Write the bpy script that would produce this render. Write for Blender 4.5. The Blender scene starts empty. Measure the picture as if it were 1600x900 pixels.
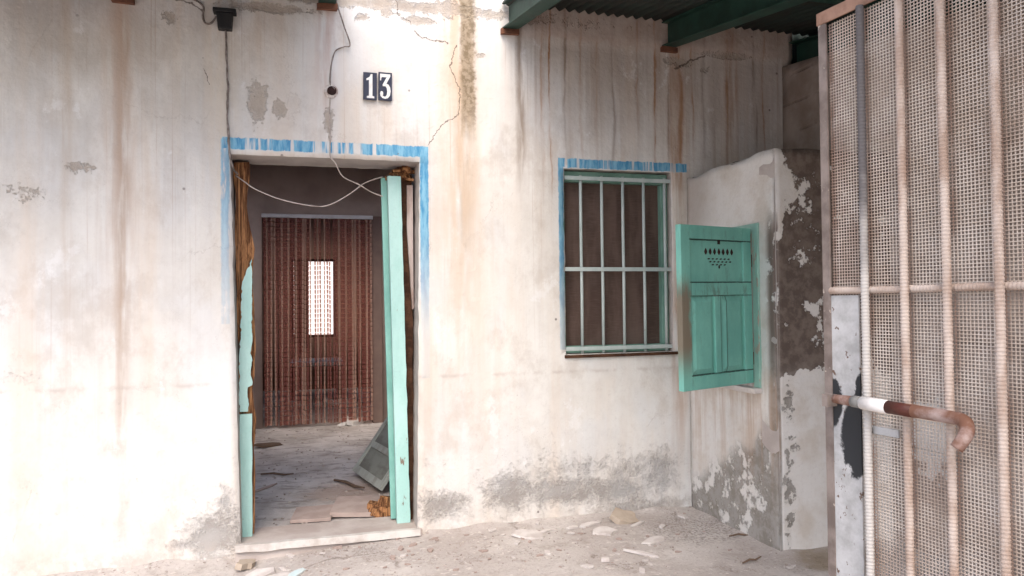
import bpy, bmesh, math, random
from mathutils import Vector, Matrix, noise as mnoise
R = math.radians
random.seed(7)
S = bpy.context.scene
COL = S.collection

# ------------------------------------------------------------------ camera, sky, sun, exposure
F_PX, YAW, PIT, ROL = 1180.0, R(15.85), R(1.17), R(0.6)
CAM = Vector((0.0, -4.58, 1.45))
fw = Vector((math.sin(YAW)*math.cos(PIT), math.cos(YAW)*math.cos(PIT), math.sin(PIT)))
r0 = Vector((math.cos(YAW), -math.sin(YAW), 0)); u0 = r0.cross(fw)
rt = r0*math.cos(ROL) - u0*math.sin(ROL); up = u0*math.cos(ROL) + r0*math.sin(ROL)
cd = bpy.data.cameras.new('camera'); cam = bpy.data.objects.new('camera', cd); COL.objects.link(cam)
m = Matrix((rt, up, -fw)).transposed().to_4x4(); m.translation = CAM
cam.matrix_world = m
cd.sensor_width = 36; cd.lens = 36*F_PX/1600; cd.clip_start = 0.05; cd.clip_end = 2000
S.camera = cam

SUN_EL, SUN_AZ = R(52), R(200)          # azimuth clockwise from +Y: the sun stands behind the camera
w = bpy.data.worlds.new('World'); S.world = w; w.use_nodes = True
nt = w.node_tree; nt.nodes.clear()
sk = nt.nodes.new('ShaderNodeTexSky'); sk.sky_type = 'NISHITA'; sk.sun_disc = False
sk.sun_elevation = SUN_EL; sk.sun_rotation = SUN_AZ
sk.air_density = 0.8; sk.dust_density = 3.0; sk.ozone_density = 0.6
bg = nt.nodes.new('ShaderNodeBackground'); bg.inputs['Strength'].default_value = 0.15
wo = nt.nodes.new('ShaderNodeOutputWorld')
nt.links.new(sk.outputs[0], bg.inputs[0]); nt.links.new(bg.outputs[0], wo.inputs[0])
sd = bpy.data.lights.new('sun', 'SUN'); sd.energy = 0.6; sd.angle = R(48); sd.color = (1.0, 0.96, 0.91)
sun = bpy.data.objects.new('sun', sd); COL.objects.link(sun)
to_sun = Vector((math.sin(SUN_AZ)*math.cos(SUN_EL), math.cos(SUN_AZ)*math.cos(SUN_EL), math.sin(SUN_EL)))
sun.rotation_euler = to_sun.to_track_quat('Z', 'Y').to_euler()
S.view_settings.view_transform = 'Standard'; S.view_settings.look = 'None'
S.view_settings.gamma = 1; S.view_settings.use_curve_mapping = False
S.view_settings.exposure = 1.40
S.cycles.max_bounces = 8; S.cycles.transparent_max_bounces = 12; S.cycles.diffuse_bounces = 5; S.cycles.glossy_bounces = 2; S.cycles.caustics_reflective = False; S.cycles.caustics_refractive = False

# ------------------------------------------------------------------ plane helpers: photo point -> point on a real plane
def on(px, py, ax, val):
    d = fw*F_PX + rt*(px-800) + up*(450-py)
    return CAM + d*((val-CAM[ax])/d[ax])
def W(px, py, y=0.0):
    p = on(px, py, 1, y); return p.x, p.z

# ------------------------------------------------------------------ node helper
class G:
    def __init__(s, name):
        s.mat = bpy.data.materials.new(name); s.mat.use_nodes = True
        s.nt = s.mat.node_tree; s.nt.nodes.clear()
        s.out = s.N('ShaderNodeOutputMaterial'); s.b = s.N('ShaderNodeBsdfPrincipled')
        s.L(s.b.outputs[0], s.out.inputs[0])
        s._pos = None
    def N(s, t): return s.nt.nodes.new(t)
    def L(s, a, b): s.nt.links.new(a, b)
    def put(s, v, sock):
        if isinstance(v, bpy.types.NodeSocket): s.L(v, sock)
        elif isinstance(v, (tuple, list)) and len(v) == 3 and sock.type == 'RGBA': sock.default_value = (*v, 1)
        else: sock.default_value = v
    def M(s, op, a, b=0.0, c=None, clamp=False):
        n = s.N('ShaderNodeMath'); n.operation = op; n.use_clamp = clamp
        s.put(a, n.inputs[0]); s.put(b, n.inputs[1])
        if c is not None: s.put(c, n.inputs[2])
        return n.outputs[0]
    def add(s, a, b): return s.M('ADD', a, b)
    def sub(s, a, b): return s.M('SUBTRACT', a, b)
    def mul(s, a, b): return s.M('MULTIPLY', a, b)
    def mx(s, a, b): return s.M('MAXIMUM', a, b)
    def mn(s, a, b): return s.M('MINIMUM', a, b)
    def pos(s, kind='world'):
        if kind == 'world':
            if s._pos is None: s._pos = s.N('ShaderNodeNewGeometry').outputs['Position']
            return s._pos
        return s.N('ShaderNodeTexCoord').outputs['Object']
    def xyz(s, v):
        n = s.N('ShaderNodeSeparateXYZ'); s.L(v, n.inputs[0]); return n.outputs
    def scale(s, v, k):
        n = s.N('ShaderNodeVectorMath'); n.operation = 'MULTIPLY'; s.L(v, n.inputs[0]); n.inputs[1].default_value = k
        return n.outputs[0]
    def noise(s, v, sc=1.0, k=None, det=4, rough=0.55, dist=0.0, off=None):
        if k: v = s.scale(v, k)
        if off:
            n = s.N('ShaderNodeVectorMath'); n.operation = 'ADD'; s.L(v, n.inputs[0]); n.inputs[1].default_value = off; v = n.outputs[0]
        n = s.N('ShaderNodeTexNoise'); s.L(v, n.inputs['Vector'])
        n.inputs['Scale'].default_value = sc; n.inputs['Detail'].default_value = det
        n.inputs['Roughness'].default_value = rough; n.inputs['Distortion'].default_value = dist
        return n.outputs[0]
    def add3(s, v, n, k):
        m = s.N('ShaderNodeVectorMath'); m.operation = 'ADD'; s.L(v, m.inputs[0])
        c = s.N('ShaderNodeCombineXYZ'); q = s.mul(s.sub(n, .5), k)
        for i in range(3): s.L(q, c.inputs[i])
        s.L(c.outputs[0], m.inputs[1]); return m.outputs[0]
    def soft(s, u, v, cu, cv, ru, rv):
        a = s.M('DIVIDE', s.sub(u, cu), ru); b = s.M('DIVIDE', s.sub(v, cv), rv)
        return s.M('EXPONENT', s.mul(s.add(s.mul(a, a), s.mul(b, b)), -0.8))
    def voro(s, v, sc, feat='F1'):
        n = s.N('ShaderNodeTexVoronoi'); n.feature = feat; s.L(v, n.inputs['Vector']); n.inputs['Scale'].default_value = sc
        return n.outputs['Distance']
    def ss(s, x, lo, hi, a=0.0, b=1.0):
        n = s.N('ShaderNodeMapRange'); n.interpolation_type = 'SMOOTHSTEP'
        s.put(x, n.inputs[0]); n.inputs[1].default_value = lo; n.inputs[2].default_value = hi
        if lo > hi:
            n.inputs[1].default_value = hi; n.inputs[2].default_value = lo
            n.inputs[3].default_value = b; n.inputs[4].default_value = a
        else:
            n.inputs[3].default_value = a; n.inputs[4].default_value = b
        return n.outputs[0]
    def mix(s, f, a, b):
        n = s.N('ShaderNodeMix'); n.data_type = 'RGBA'
        s.put(f, n.inputs[0]); s.put(a, n.inputs[6]); s.put(b, n.inputs[7]); return n.outputs[2]
    def rect(s, u, v, u0, u1, v0, v1, e=0.01):
        a = s.mul(s.ss(u, u0-e, u0+e), s.ss(u, u1+e, u1-e)); b = s.mul(s.ss(v, v0-e, v0+e), s.ss(v, v1+e, v1-e))
        return s.mul(a, b)
    def blob(s, u, v, cu, cv, ru, rv, n=None, amp=1.0, lo=0.9, hi=1.05):
        a = s.M('DIVIDE', s.sub(u, cu), ru); b = s.M('DIVIDE', s.sub(v, cv), rv)
        d = s.M('SQRT', s.add(s.mul(a, a), s.mul(b, b)))
        if n is not None: d = s.add(d, s.mul(s.sub(n, 0.5), amp))
        return s.ss(d, hi, lo)
    def gauss(s, u, c, wd):
        a = s.M('DIVIDE', s.sub(u, c), wd); return s.M('EXPONENT', s.mul(s.mul(a, a), -1.0))
    def seg(s, u, v, a, b, wd):
        ax, ay = a; dx, dy = b[0]-ax, b[1]-ay; l2 = dx*dx+dy*dy
        pu, pv = s.sub(u, ax), s.sub(v, ay)
        t = s.M('DIVIDE', s.add(s.mul(pu, dx), s.mul(pv, dy)), l2, clamp=True)
        eu, ev = s.sub(pu, s.mul(t, dx)), s.sub(pv, s.mul(t, dy))
        d = s.M('SQRT', s.add(s.mul(eu, eu), s.mul(ev, ev)))
        return s.ss(d, wd, wd*0.35)
    def line(s, u, v, pts, wd):
        o = None
        for a, b in zip(pts, pts[1:]):
            q = s.seg(u, v, a, b, wd); o = q if o is None else s.mx(o, q)
        return o
    def fin(s, color, rough=0.8, bump=None, bs=0.3, bd=0.01, metal=0.0, spec=0.3):
        s.put(color, s.b.inputs['Base Color']); s.put(rough, s.b.inputs['Roughness'])
        s.b.inputs['Metallic'].default_value = metal; s.b.inputs['Specular IOR Level'].default_value = spec
        if bump is not None:
            n = s.N('ShaderNodeBump'); n.inputs['Strength'].default_value = bs; n.inputs['Distance'].default_value = bd
            s.put(bump, n.inputs['Height']); s.L(n.outputs[0], s.b.inputs['Normal'])
        return s.mat

WHITE = (0.78, 0.755, 0.705)
# ------------------------------------------------------------------ materials
def mat_front_wall():
    g = G('whitewashed_plaster_front'); P = g.pos(); o = g.xyz(P); X, Z = o[0], o[2]
    nb = g.noise(P, 1.3, det=5, rough=0.6)
    nm = g.noise(P, 6.0, det=5, rough=0.62)
    nf = g.noise(P, 38.0, det=4, rough=0.6)
    c = g.mix(g.ss(nb, 0.35, 0.7), WHITE, (0.69, 0.655, 0.60))
    c = g.mix(g.mul(g.ss(nm, 0.45, 0.75), 0.45), c, (0.61, 0.57, 0.52))
    c = g.mix(g.mul(g.ss(nf, 0.5, 0.8), 0.18), c, (0.50, 0.45, 0.42))
    # old repair patches, cooler and whiter
    cool = g.ss(g.noise(P, 2.1, k=(1, 1, 0.6), det=3, off=(3, 1, 8)), 0.5, 0.62)
    c = g.mix(g.mul(cool, 0.5), c, (0.70, 0.70, 0.69))
    # grime on the upper left
    gr = g.mul(g.ss(Z, 1.3, 3.0), g.ss(X, 0.1, -0.7))
    gr = g.mul(gr, g.ss(g.noise(P, 2.6, k=(1.2, 1, 0.6), det=6, rough=0.65, off=(9, 2, 4)), 0.35, 0.68))
    c = g.mix(g.mul(gr, 0.6), c, (0.42, 0.375, 0.325))
    # rain streaks
    st1 = g.noise(P, 1.0, k=(11, 1, 0.45), det=5, rough=0.62, dist=0.15)
    st2 = g.noise(P, 1.0, k=(30, 1, 0.8), det=4, rough=0.6, dist=0.1, off=(4, 0, 7))
    st3 = g.noise(P, 1.0, k=(5, 1, 0.25), det=4, rough=0.6, off=(14, 0, 2))
    brk = g.ss(g.noise(P, 1.0, k=(2.2, 1, 1.3), det=3, off=(2, 0, 6)), 0.36, 0.62)
    hz = g.add(Z, g.mul(g.sub(g.noise(P, 1.0, k=(9, 1, .2), det=3, off=(1, 0, 1)), .5), 1.6))
    zone = g.mul(g.ss(X, 1.15, 1.6), g.ss(hz, 1.95, 2.8))
    zone = g.add(zone, g.add(g.mul(g.ss(X, 0.2, 1.0), 0.10), g.mul(g.ss(X, 0.0, -0.5), 0.14)))
    zone = g.mul(g.mn(g.add(zone, 0.06), 1.0), g.add(g.mul(brk, .75), .25))
    c = g.mix(g.mul(g.mul(g.ss(st1, 0.46, 0.72), zone), 0.75), c, (0.40, 0.265, 0.18))
    c = g.mix(g.mul(g.mul(g.ss(st2, 0.5, 0.76), zone), 0.55), c, (0.30, 0.22, 0.165))
    c = g.mix(g.mul(g.ss(st3, 0.5, 0.75), 0.22), c, (0.68, 0.56, 0.46))
    upr = g.mul(g.ss(X, 1.25, 1.9), g.ss(hz, 2.3, 3.1))  # brown tint: the porch roof's shade painted in, warmed by rust stain
    c = g.mix(g.mul(upr, 0.52), c, (0.42, 0.325, 0.25))
    mot = g.noise(P, 3.4, k=(1, 1, .7), det=6, rough=0.7, off=(11, 3, 5))
    c = g.mix(g.mul(g.ss(mot, .50, .66), .46), c, (0.52, 0.46, 0.40))
    wsp = g.ss(g.noise(P, 4.5, k=(1, 1, .8), det=6, rough=.7, off=(5, 13, 3)), .60, .66)
    c = g.mix(g.mul(wsp, .6), c, (0.80, 0.785, 0.76))
    hair = g.ss(g.voro(g.add3(P, mot, 1.1), 1.5, 'DISTANCE_TO_EDGE'), .006, .002)
    c = g.mix(g.mul(g.mul(hair, g.ss(nb, .50, .58)), .32), c, (0.36, 0.31, 0.275))
    fine = g.noise(P, 1.0, k=(75, 1, .55), det=3, rough=0.6, dist=0.25, off=(31, 0, 4))
    c = g.mix(g.mul(g.mul(g.ss(fine, .58, .68), g.mul(brk, g.ss(Z, .7, 2.6, .12, 1.0))), .38), c, (0.42, 0.285, 0.205))
    peach = g.noise(P, 1.0, k=(3.4, 1, .3), det=5, rough=0.62, off=(21, 0, 9))
    c = g.mix(g.mul(g.ss(peach, .48, .68), .40), c, (0.70, 0.56, 0.43))
    low = g.noise(P, 1.6, k=(1, 1, .8), det=6, rough=0.68, off=(17, 3, 2))
    c = g.mix(g.mul(g.mul(g.ss(low, .46, .62), g.ss(X, .2, -.9, .25, 1)), .30), c, (0.50, 0.46, 0.41))
    # single strong run-off stains under the roof beams
    wob = g.mul(g.sub(g.noise(P, 1.0, k=(2, 1, 3.5), det=4), 0.5), 0.06)
    Xw = g.add(X, wob)
    def run(c, xc, wd, z1, z0, col, a, thr=(0.3, 0.62)):
        k = g.mul(g.gauss(Xw, xc, wd), g.ss(Z, z0, z1))
        k = g.mul(k, g.ss(g.noise(P, 1.0, k=(22, 1, 2.2), det=5, off=(xc*7, 0, 1)), *thr))
        return g.mix(g.mul(k, a), c, col)
    c = run(c, -0.93, 0.035, 2.6, -0.6, (0.36, 0.25, 0.17), 0.95)
    c = run(c, -0.94, 0.085, 3.2, -0.2, (0.55, 0.43, 0.35), 0.75)
    c = run(c, -1.20, 0.030, 2.5, 0.4, (0.52, 0.42, 0.33), 0.6)
    c = run(c, -0.42, 0.09, 2.7, 1.2, (0.66, 0.56, 0.44), 0.6)
    c = run(c, 1.00, 0.060, 3.1, 0.9, (0.40, 0.29, 0.19), 1.0)
    c = run(c, 0.96, 0.13, 3.4, -0.5, (0.66, 0.50, 0.36), 0.8)
    c = run(c, 0.17, 0.06, 3.3, 1.9, (0.55, 0.40, 0.33), 0.85)
    wob2 = g.mul(g.sub(g.noise(P, 1.0, k=(6, 1, 1.6), det=5, rough=.65, off=(2, 0, 5)), 0.5), 0.10); Xw = g.add(X, wob2)
    rr_ = random.Random(5)
    for k in range(17):
        xc = 1.36+k*.113+rr_.uniform(-.045, .045); a = rr_.choice((.5, .65, .8, .95, 1.0))
        c = run(c, xc, rr_.choice((.007, .010, .013, .018, .030)), rr_.uniform(2.5, 3.1), rr_.uniform(1.75, 2.35), (0.38, 0.20, 0.10) if k % 3 else (0.27, 0.20, 0.15), a, (0.34, 0.58))
    c = run(c, 2.47, 0.05, 1.1, 0.1, (0.44, 0.28, 0.19), 0.8)
    # pale horizontal building joint
    jn = g.mul(g.gauss(g.add(Z, g.mul(nm, 0.04)), 1.03, 0.012), g.ss(nm, 0.42, 0.6))
    c = g.mix(g.mul(jn, 0.4), c, (0.45, 0.37, 0.32))
    # fallen-off whitewash: grey cement shows
    ne = g.noise(P, 11.0, det=6, rough=0.68)
    ne2 = g.noise(P, 24.0, det=5, rough=0.7, off=(5, 5, 5))
    nmix = g.add(g.mul(ne, 0.65), g.mul(ne2, 0.35))
    B = None
    for px, py, rx, ry, st in ((403, 158, 13, 27, 1.05), (436, 170, 9, 14, .9), (513, 192, 7, 18, 1), (566, 27, 10, 6, .95), (655, 32, 26, 6, 1),
              (338, 840, 34, 30, 1.1), (352, 806, 12, 30, .95), (296, 850, 22, 8, .9),
              (690, 790, 38, 18, 1.0), (800, 768, 38, 26, 1.05), (880, 768, 80, 20, 1.05), (965, 766, 50, 22, 1.0), (1032, 735, 26, 30, .92), (985, 740, 60, 26, .62), (1000, 792, 70, 14, .85), (900, 735, 130, 22, .5),
              (264, 26, 9, 9, .9), (560, 3, 330, 9, 1.0), (420, 12, 60, 7, .95), (610, 20, 16, 8, .9), (120, 262, 26, 9, .62), (40, 300, 30, 12, .55), (30, 590, 26, 12, .55), (700, 15, 22, 14, .95), (752, 87, 7, 5, 1), (1060, 97, 26, 7, 1), (1140, 88, 45, 6, .95), (1100, 110, 12, 5, .9)):
        cx, cz = W(px, py); q = g.mul(g.soft(X, Z, cx, cz, rx*.0046, ry*.0046), st); B = q if B is None else g.mx(B, q)
    nsp = g.noise(P, 70.0, det=3, rough=0.7, off=(1, 5, 2))
    nn_ = g.add(g.add(g.mul(ne, .45), g.mul(ne2, .30)), g.mul(nsp, .25))
    pev = g.add(g.mul(B, .42), g.mul(g.sub(nn_, .5), 1.55))
    pe = g.mx(g.mul(g.ss(pev, .20, .27), g.ss(Z, .9, 1.3)), g.mul(g.ss(pev, .10, .40), g.ss(Z, 1.3, .9)))
    pe = g.mul(pe, g.ss(pev, .2, .5, .62, 1.0))
    damp = g.noise(P, 4.5, det=5, off=(2, 2, 9))
    cem = g.mix(g.ss(damp, 0.4, 0.6), (0.37, 0.355, 0.34), (0.29, 0.26, 0.235))
    cem = g.mix(g.ss(Z, 1.5, 2.2), cem, g.mix(g.ss(damp, .4, .6), (0.44, 0.37, 0.30), (0.36, 0.29, 0.23)))
    halo = g.mul(g.ss(pev, .02, .22), g.ss(Z, 1.2, .6))
    c = g.mix(g.mul(halo, 0.28), c, (0.50, 0.46, 0.43))
    c = g.mix(g.mul(pe, 0.85), c, cem)
    # damp foot of the wall
    ft = g.mul(g.ss(g.add(Z, g.mul(nmix, 0.22)), 0.33, 0.16), g.ss(nmix, 0.42, 0.58))
    c = g.mix(g.mul(ft, 0.5), c, (0.50, 0.43, 0.37))
    # bare strip where the drain pipe hung
    bs_ = g.mul(g.ss(g.M('ABSOLUTE', g.sub(g.add(X, g.mul(g.sub(nmix, .5), .12)), 1.03)), 0.06, 0.03), g.ss(Z, 2.35, 2.75))
    c = g.mix(g.mul(bs_, 0.9), c, g.mix(g.ss(ne2, 0.4, 0.6), (0.20, 0.15, 0.09), (0.38, 0.30, 0.21)))
    # the bare band below the roof sheets
    tb = g.ss(g.add(Z, g.mul(g.sub(nm, .5), 0.18)), 3.13, 3.17); tb = g.mul(tb, g.ss(X, 1.2, 1.5))
    c = g.mix(g.mul(tb, 0.55), c, g.mix(g.ss(nm, .4, .6), (0.46, 0.32, 0.25), (0.58, 0.47, 0.40)))
    # blue painted surrounds, half washed off
    bx = g.noise(P, 1.0, k=(26, 1, 1.5), det=4, rough=0.6, off=(1, 0, 3))
    bz = g.noise(P, 1.0, k=(34, 1, 6), det=4, rough=0.65, off=(6, 0, 1))
    Xe = g.add(X, g.mul(g.sub(ne2, 0.5), 0.016)); Ze = g.add(g.add(Z, g.mul(g.sub(ne2, 0.5), 0.014)), g.mul(g.sub(bx, .5), .03))
    top = g.mul(g.rect(Xe, Ze, -0.412, 0.775, 2.352, 2.418, 0.003), g.ss(g.add(g.add(bx, g.mul(g.gauss(X, 0.24, 0.17), -0.07)), g.mul(g.gauss(X, 0.66, 0.15), 0.2)), 0.38, 0.47))
    lf = g.mul(g.rect(Xe, Z, -0.418, -0.372, 1.35, 2.41, 0.005), g.mul(g.ss(Z, 1.35, 2.2, 0.25, 0.75), g.ss(bz, 0.30, 0.5)))
    rg = g.mul(g.rect(Xe, Z, 0.722, 0.775, 1.0, 2.41, 0.004), g.mul(g.ss(Z, 1.15, 2.0, 0.12, 1.0), g.ss(bz, 0.22, 0.36)))
    wt = g.mul(g.rect(Xe, Ze, 1.618, 2.54, 2.325, 2.383, 0.003), g.ss(g.noise(P, 1.0, k=(32, 1, 1), det=4, rough=.6, off=(8, 0, 3)), 0.38, 0.46))
    wl = g.mul(g.rect(Xe, Z, 1.618, 1.652, 1.15, 2.35, 0.004), g.ss(Z, 1.1, 1.9, 0.35, 0.95))
    bl = g.mx(g.mx(g.mx(top, lf), rg), g.mx(wt, wl))
    bcol = g.mix(g.ss(bz, 0.35, 0.65), (0.075, 0.28, 0.48), (0.25, 0.50, 0.64))
    # pale wash below the band where the blue has gone
    washed = g.mx(g.rect(Xe, Ze, -0.41, 0.77, 2.345, 2.415, 0.006), g.rect(Xe, Ze, 1.63, 2.54, 2.32, 2.383, 0.006))
    c = g.mix(g.mul(washed, 0.35), c, (0.62, 0.68, 0.70))
    c = g.mix(bl, c, bcol)
    # cracks
    wu = g.add(X, g.mul(g.sub(g.noise(P, 16.0, det=4, rough=.7), 0.5), 0.06)); wv = g.add(Z, g.mul(g.sub(g.noise(P, 16.0, det=4, rough=.7, off=(7, 7, 7)), 0.5), 0.06))
    cr = g.line(wu, wv, [W(*p) for p in ((668, 228), (690, 195), (718, 178), (718, 140), (704, 105), (712, 70))], 0.0042)
    cr = g.mx(cr, g.line(wu, wv, [W(*p) for p in ((255, -5), (300, 5), (318, 18))], 0.007))
    cr = g.mx(cr, g.line(wu, wv, [W(*p) for p in ((318, 108), (328, 132))], 0.004))
    cr = g.mx(cr, g.line(wu, wv, [W(*p) for p in ((1055, 108), (1075, 97), (1100, 88))], 0.009))
    cr = g.mx(cr, g.line(wu, wv, [W(*p) for p in ((648, 48), (660, 58), (700, 68))], 0.005))
    cr = g.mx(cr, g.line(wu, wv, [W(*p) for p in ((620, 0), (622, 22), (640, 36))], 0.004))
    c = g.mix(g.mul(cr, 0.85), c, (0.13, 0.10, 0.08))
    # little pits
    pit = g.mul(g.ss(g.voro(P, 7.0), 0.07, 0.04), g.ss(g.noise(P, 2.3, det=2), 0.5, 0.56))
    c = g.mix(g.mul(pit, 0.8), c, (0.16, 0.13, 0.115))
    h = g.add(g.mul(nm, 0.6), g.add(g.mul(nf, 0.25), g.mul(mot, .5))); h = g.sub(h, g.mul(pe, 0.75))
    return g.fin(c, 0.92, h, 0.7, 0.016, spec=0.12)

def mat_annex():
    g = G('peeled_plaster_annex'); P = g.pos(); o = g.xyz(P); X, Y, Z = o
    n1 = g.noise(P, 5.0, det=6, rough=0.62); n2 = g.noise(P, 16.0, det=6, rough=0.66); nf = g.noise(P, 45, det=3)
    nn = g.add(g.mul(n1, 0.6), g.mul(n2, 0.4))
    front = g.ss(X, 2.545, 2.555)                      # the street face of the annex
    c = g.mix(g.ss(n1, 0.4, 0.7), (0.72, 0.69, 0.645), (0.61, 0.55, 0.48))
    c = g.mix(g.mul(g.ss(nf, .5, .8), .25), c, (0.45, 0.40, 0.36))
    sidehi = g.mul(g.ss(Z, 1.85, 2.0), g.ss(Y, -0.45, -0.05))
    c = g.mix(g.mul(sidehi, 0.6), c, (0.38, 0.31, 0.26))
    brown = g.mix(g.ss(n2, 0.4, 0.62), (0.125, 0.096, 0.080), (0.20, 0.158, 0.13))
    grey = g.mix(g.ss(n2, 0.4, 0.62), (0.26, 0.235, 0.20), (0.36, 0.335, 0.305))
    # street face: bare above 1.05 m, with islands of whitewash
    bias = g.add(g.ss(g.add(Z, g.mul(g.sub(n1, .5), .3)), 1.00, 1.08, -0.30, 0.085), 0.0)
    bias = g.add(bias, g.mul(g.gauss(Z, 2.08, 0.12), g.mul(g.gauss(X, 2.62, 0.07), -0.2)))
    bias = g.add(bias, g.mul(g.gauss(Z, 1.92, 0.06), -0.05))
    bias = g.add(bias, g.mul(g.gauss(Z, 1.35, 0.13), g.mul(g.gauss(X, 2.80, 0.08), -0.12)))
    bias = g.add(bias, g.mul(g.gauss(X, 2.545, 0.035), g.mul(g.ss(Z, 1.7, 1.9), -0.35)))
    bias = g.add(bias, g.mul(g.gauss(X, 2.60, 0.09), g.ss(Z, 1.15, 0.9, 0.0, 0.29)))
    pf = g.ss(g.add(nn, bias), 0.475, 0.50)
    # side face: damp low down near the street corner
    lowside = g.mul(g.ss(g.add(g.add(Z, g.mul(Y, 0.62)), g.mul(g.sub(n1, .5), 0.5)), 0.30, 0.12), 1.0)
    ps = g.mx(g.mul(lowside, g.ss(nn, 0.44, 0.49)), g.mul(g.ss(Y, -0.87, -0.93), g.mul(g.ss(g.add(nn, g.ss(Z, 1.9, 0.9, 0, .12)), 0.50, 0.54), g.ss(Z, 2.0, 1.8))))
    pm = g.M('ADD', g.mul(pf, front), g.mul(ps, g.sub(1.0, front)), clamp=True)
    bare = g.mix(g.mul(front, g.ss(Z, 0.85, 1.15)), grey, brown)
    bare = g.mix(g.mul(g.sub(1.0, front), g.ss(Z, 0.9, 1.3)), bare, (0.19, 0.15, 0.125))
    c = g.mix(pm, c, bare)
    rs = g.mul(g.mul(g.ss(g.noise(P, 1.0, k=(2, 20, 0.8), det=4), 0.45, 0.65), g.ss(Z, 0.2, 0.9)), g.ss(Z, 1.1, 0.95))
    c = g.mix(g.mul(g.mul(rs, g.sub(1.0, front)), 0.55), c, (0.42, 0.27, 0.18))
    h = g.sub(g.add(g.mul(n1, .5), g.mul(n2, .3)), g.mul(pm, 0.5))
    return g.fin(c, 0.93, h, 0.7, 0.018, spec=0.15)

def mat_boundary():
    g = G('whitewashed_blockwork'); P = g.pos(); o = g.xyz(P)
    n1 = g.noise(P, 3.0, det=6, rough=.62); n2 = g.noise(P, 14, det=5)
    c = g.mix(g.ss(n1, .38, .65), (0.40, 0.335, 0.29), (0.27, 0.215, 0.18))
    zz = g.add(o[2], g.mul(g.sub(n1, .5), .02))
    fr = g.M('FRACT', g.M('DIVIDE', zz, 0.2)); ln = g.ss(g.M('ABSOLUTE', g.sub(fr, 0.1)), 0.07, 0.02)
    ln = g.mul(ln, g.ss(n1, .45, .62))
    c = g.mix(g.mul(ln, 0.55), c, (0.20, 0.16, 0.135))
    c = g.mix(g.mul(g.ss(g.add(o[2], g.mul(g.sub(n2, .5), .12)), .45, .40), .5), c, (0.36, 0.27, 0.22))
    pk = g.mul(g.ss(g.noise(P, 2.2, det=6, rough=.65, off=(3, 9, 1)), .52, .56), g.ss(o[2], 2.6, 1.9))
    c = g.mix(g.mul(pk, .6), c, (0.26, 0.21, 0.18))
    sp = g.blob(o[1], o[2], -1.25, 0.72, 0.16, 0.22, n2, 2.6)
    c = g.mix(g.mul(sp, .7), c, (0.76, 0.74, 0.71))
    return g.fin(c, .93, g.sub(g.add(n1, g.mul(n2, .4)), ln), .6, .015, spec=.15)

def mat_ground():
    g = G('dusty_concrete'); P = g.pos(); o = g.xyz(P)
    n1 = g.noise(P, 1.6, det=6, rough=.62); n2 = g.noise(P, 9, det=6, rough=.66); n3 = g.noise(P, 60, det=4, rough=.6)
    c = g.mix(g.ss(n1, .35, .65), (0.56, 0.515, 0.475), (0.45, 0.40, 0.365))
    c = g.mix(g.mul(g.ss(n2, .48, .66), .45), c, (0.34, 0.285, 0.25))
    c = g.mix(g.mul(g.ss(n3, .52, .7), .35), c, (0.24, 0.19, 0.16))
    c = g.mix(g.mul(g.ss(g.noise(P, 26, det=4, off=(4, 2, 1)), .6, .68), .6), c, (0.66, 0.61, 0.56))
    dk = g.blob(o[0], o[1], 2.35, -0.42, 0.36, 0.30, n2, 1.8, .5, 1.15)
    c = g.mix(g.mul(g.mul(dk, g.ss(n3, .42, .62)), .5), c, (0.105, 0.085, 0.075))
    ck = g.ss(g.voro(g.add3(P, n2, .5), 1.3, 'DISTANCE_TO_EDGE'), .012, .003)
    c = g.mix(g.mul(g.mul(ck, g.ss(n1, .48, .56)), .6), c, (0.16, 0.125, 0.10))
    mo = g.blob(o[0], o[1], 2.75, -1.12, 0.3, 0.2, n2, 1.6, .4, 1.1)
    c = g.mix(g.mul(mo, .7), c, (0.26, 0.20, 0.125))
    return g.fin(c, .95, g.add(g.add(g.mul(n2, .6), g.mul(n3, .35)), n1), .7, .02, spec=.1)

def mat_floor_in():
    g = G('worn_floor'); P = g.pos(); o = g.xyz(P)
    n1 = g.noise(P, 2.0, k=(1, .7, 1), det=6, rough=.65); n2 = g.noise(P, 8, k=(.6, 1.6, 1), det=6, rough=.68); n3 = g.noise(P, 30, det=4)
    c = g.mix(g.ss(n1, .38, .62), (0.60, 0.555, 0.52), (0.42, 0.375, 0.34))
    c = g.mix(g.mul(g.ss(n2, .5, .62), .6), c, (0.20, 0.165, 0.14))
    c = g.mix(g.mul(g.ss(n3, .58, .68), .5), c, (0.55, 0.52, 0.49))
    c = g.mix(g.mul(g.blob(o[0], o[1], .35, 1.1, .35, .35, n2, 1.5, .5, 1.1), .5), c, (0.33, 0.20, 0.13))
    return g.fin(c, .75, g.add(n2, g.mul(n3, .5)), .6, .02, spec=.3)

def mat_plain(name, col, col2=None, sc=8, rough=.8, amt=.6, bs=.35, bd=.006, metal=0, spec=.3, kind='Object', k=None, spots=None, spot_thr=.62):
    g = G(name); P = g.pos(kind); n = g.noise(P, sc, k=k, det=6, rough=.62); n2 = g.noise(P, sc*5, k=k, det=4)
    c = g.mix(g.mul(g.ss(n, .38, .64), amt), col, col2 or tuple(x*.6 for x in col))
    if spots:
        sp = g.ss(g.noise(P, sc*2.2, k=k, det=6, rough=.7, off=(3, 8, 2)), spot_thr, spot_thr+.035)
        c = g.mix(sp, c, spots)
    return g.fin(c, rough, g.add(n, g.mul(n2, .4)), bs, bd, metal, spec)

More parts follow.
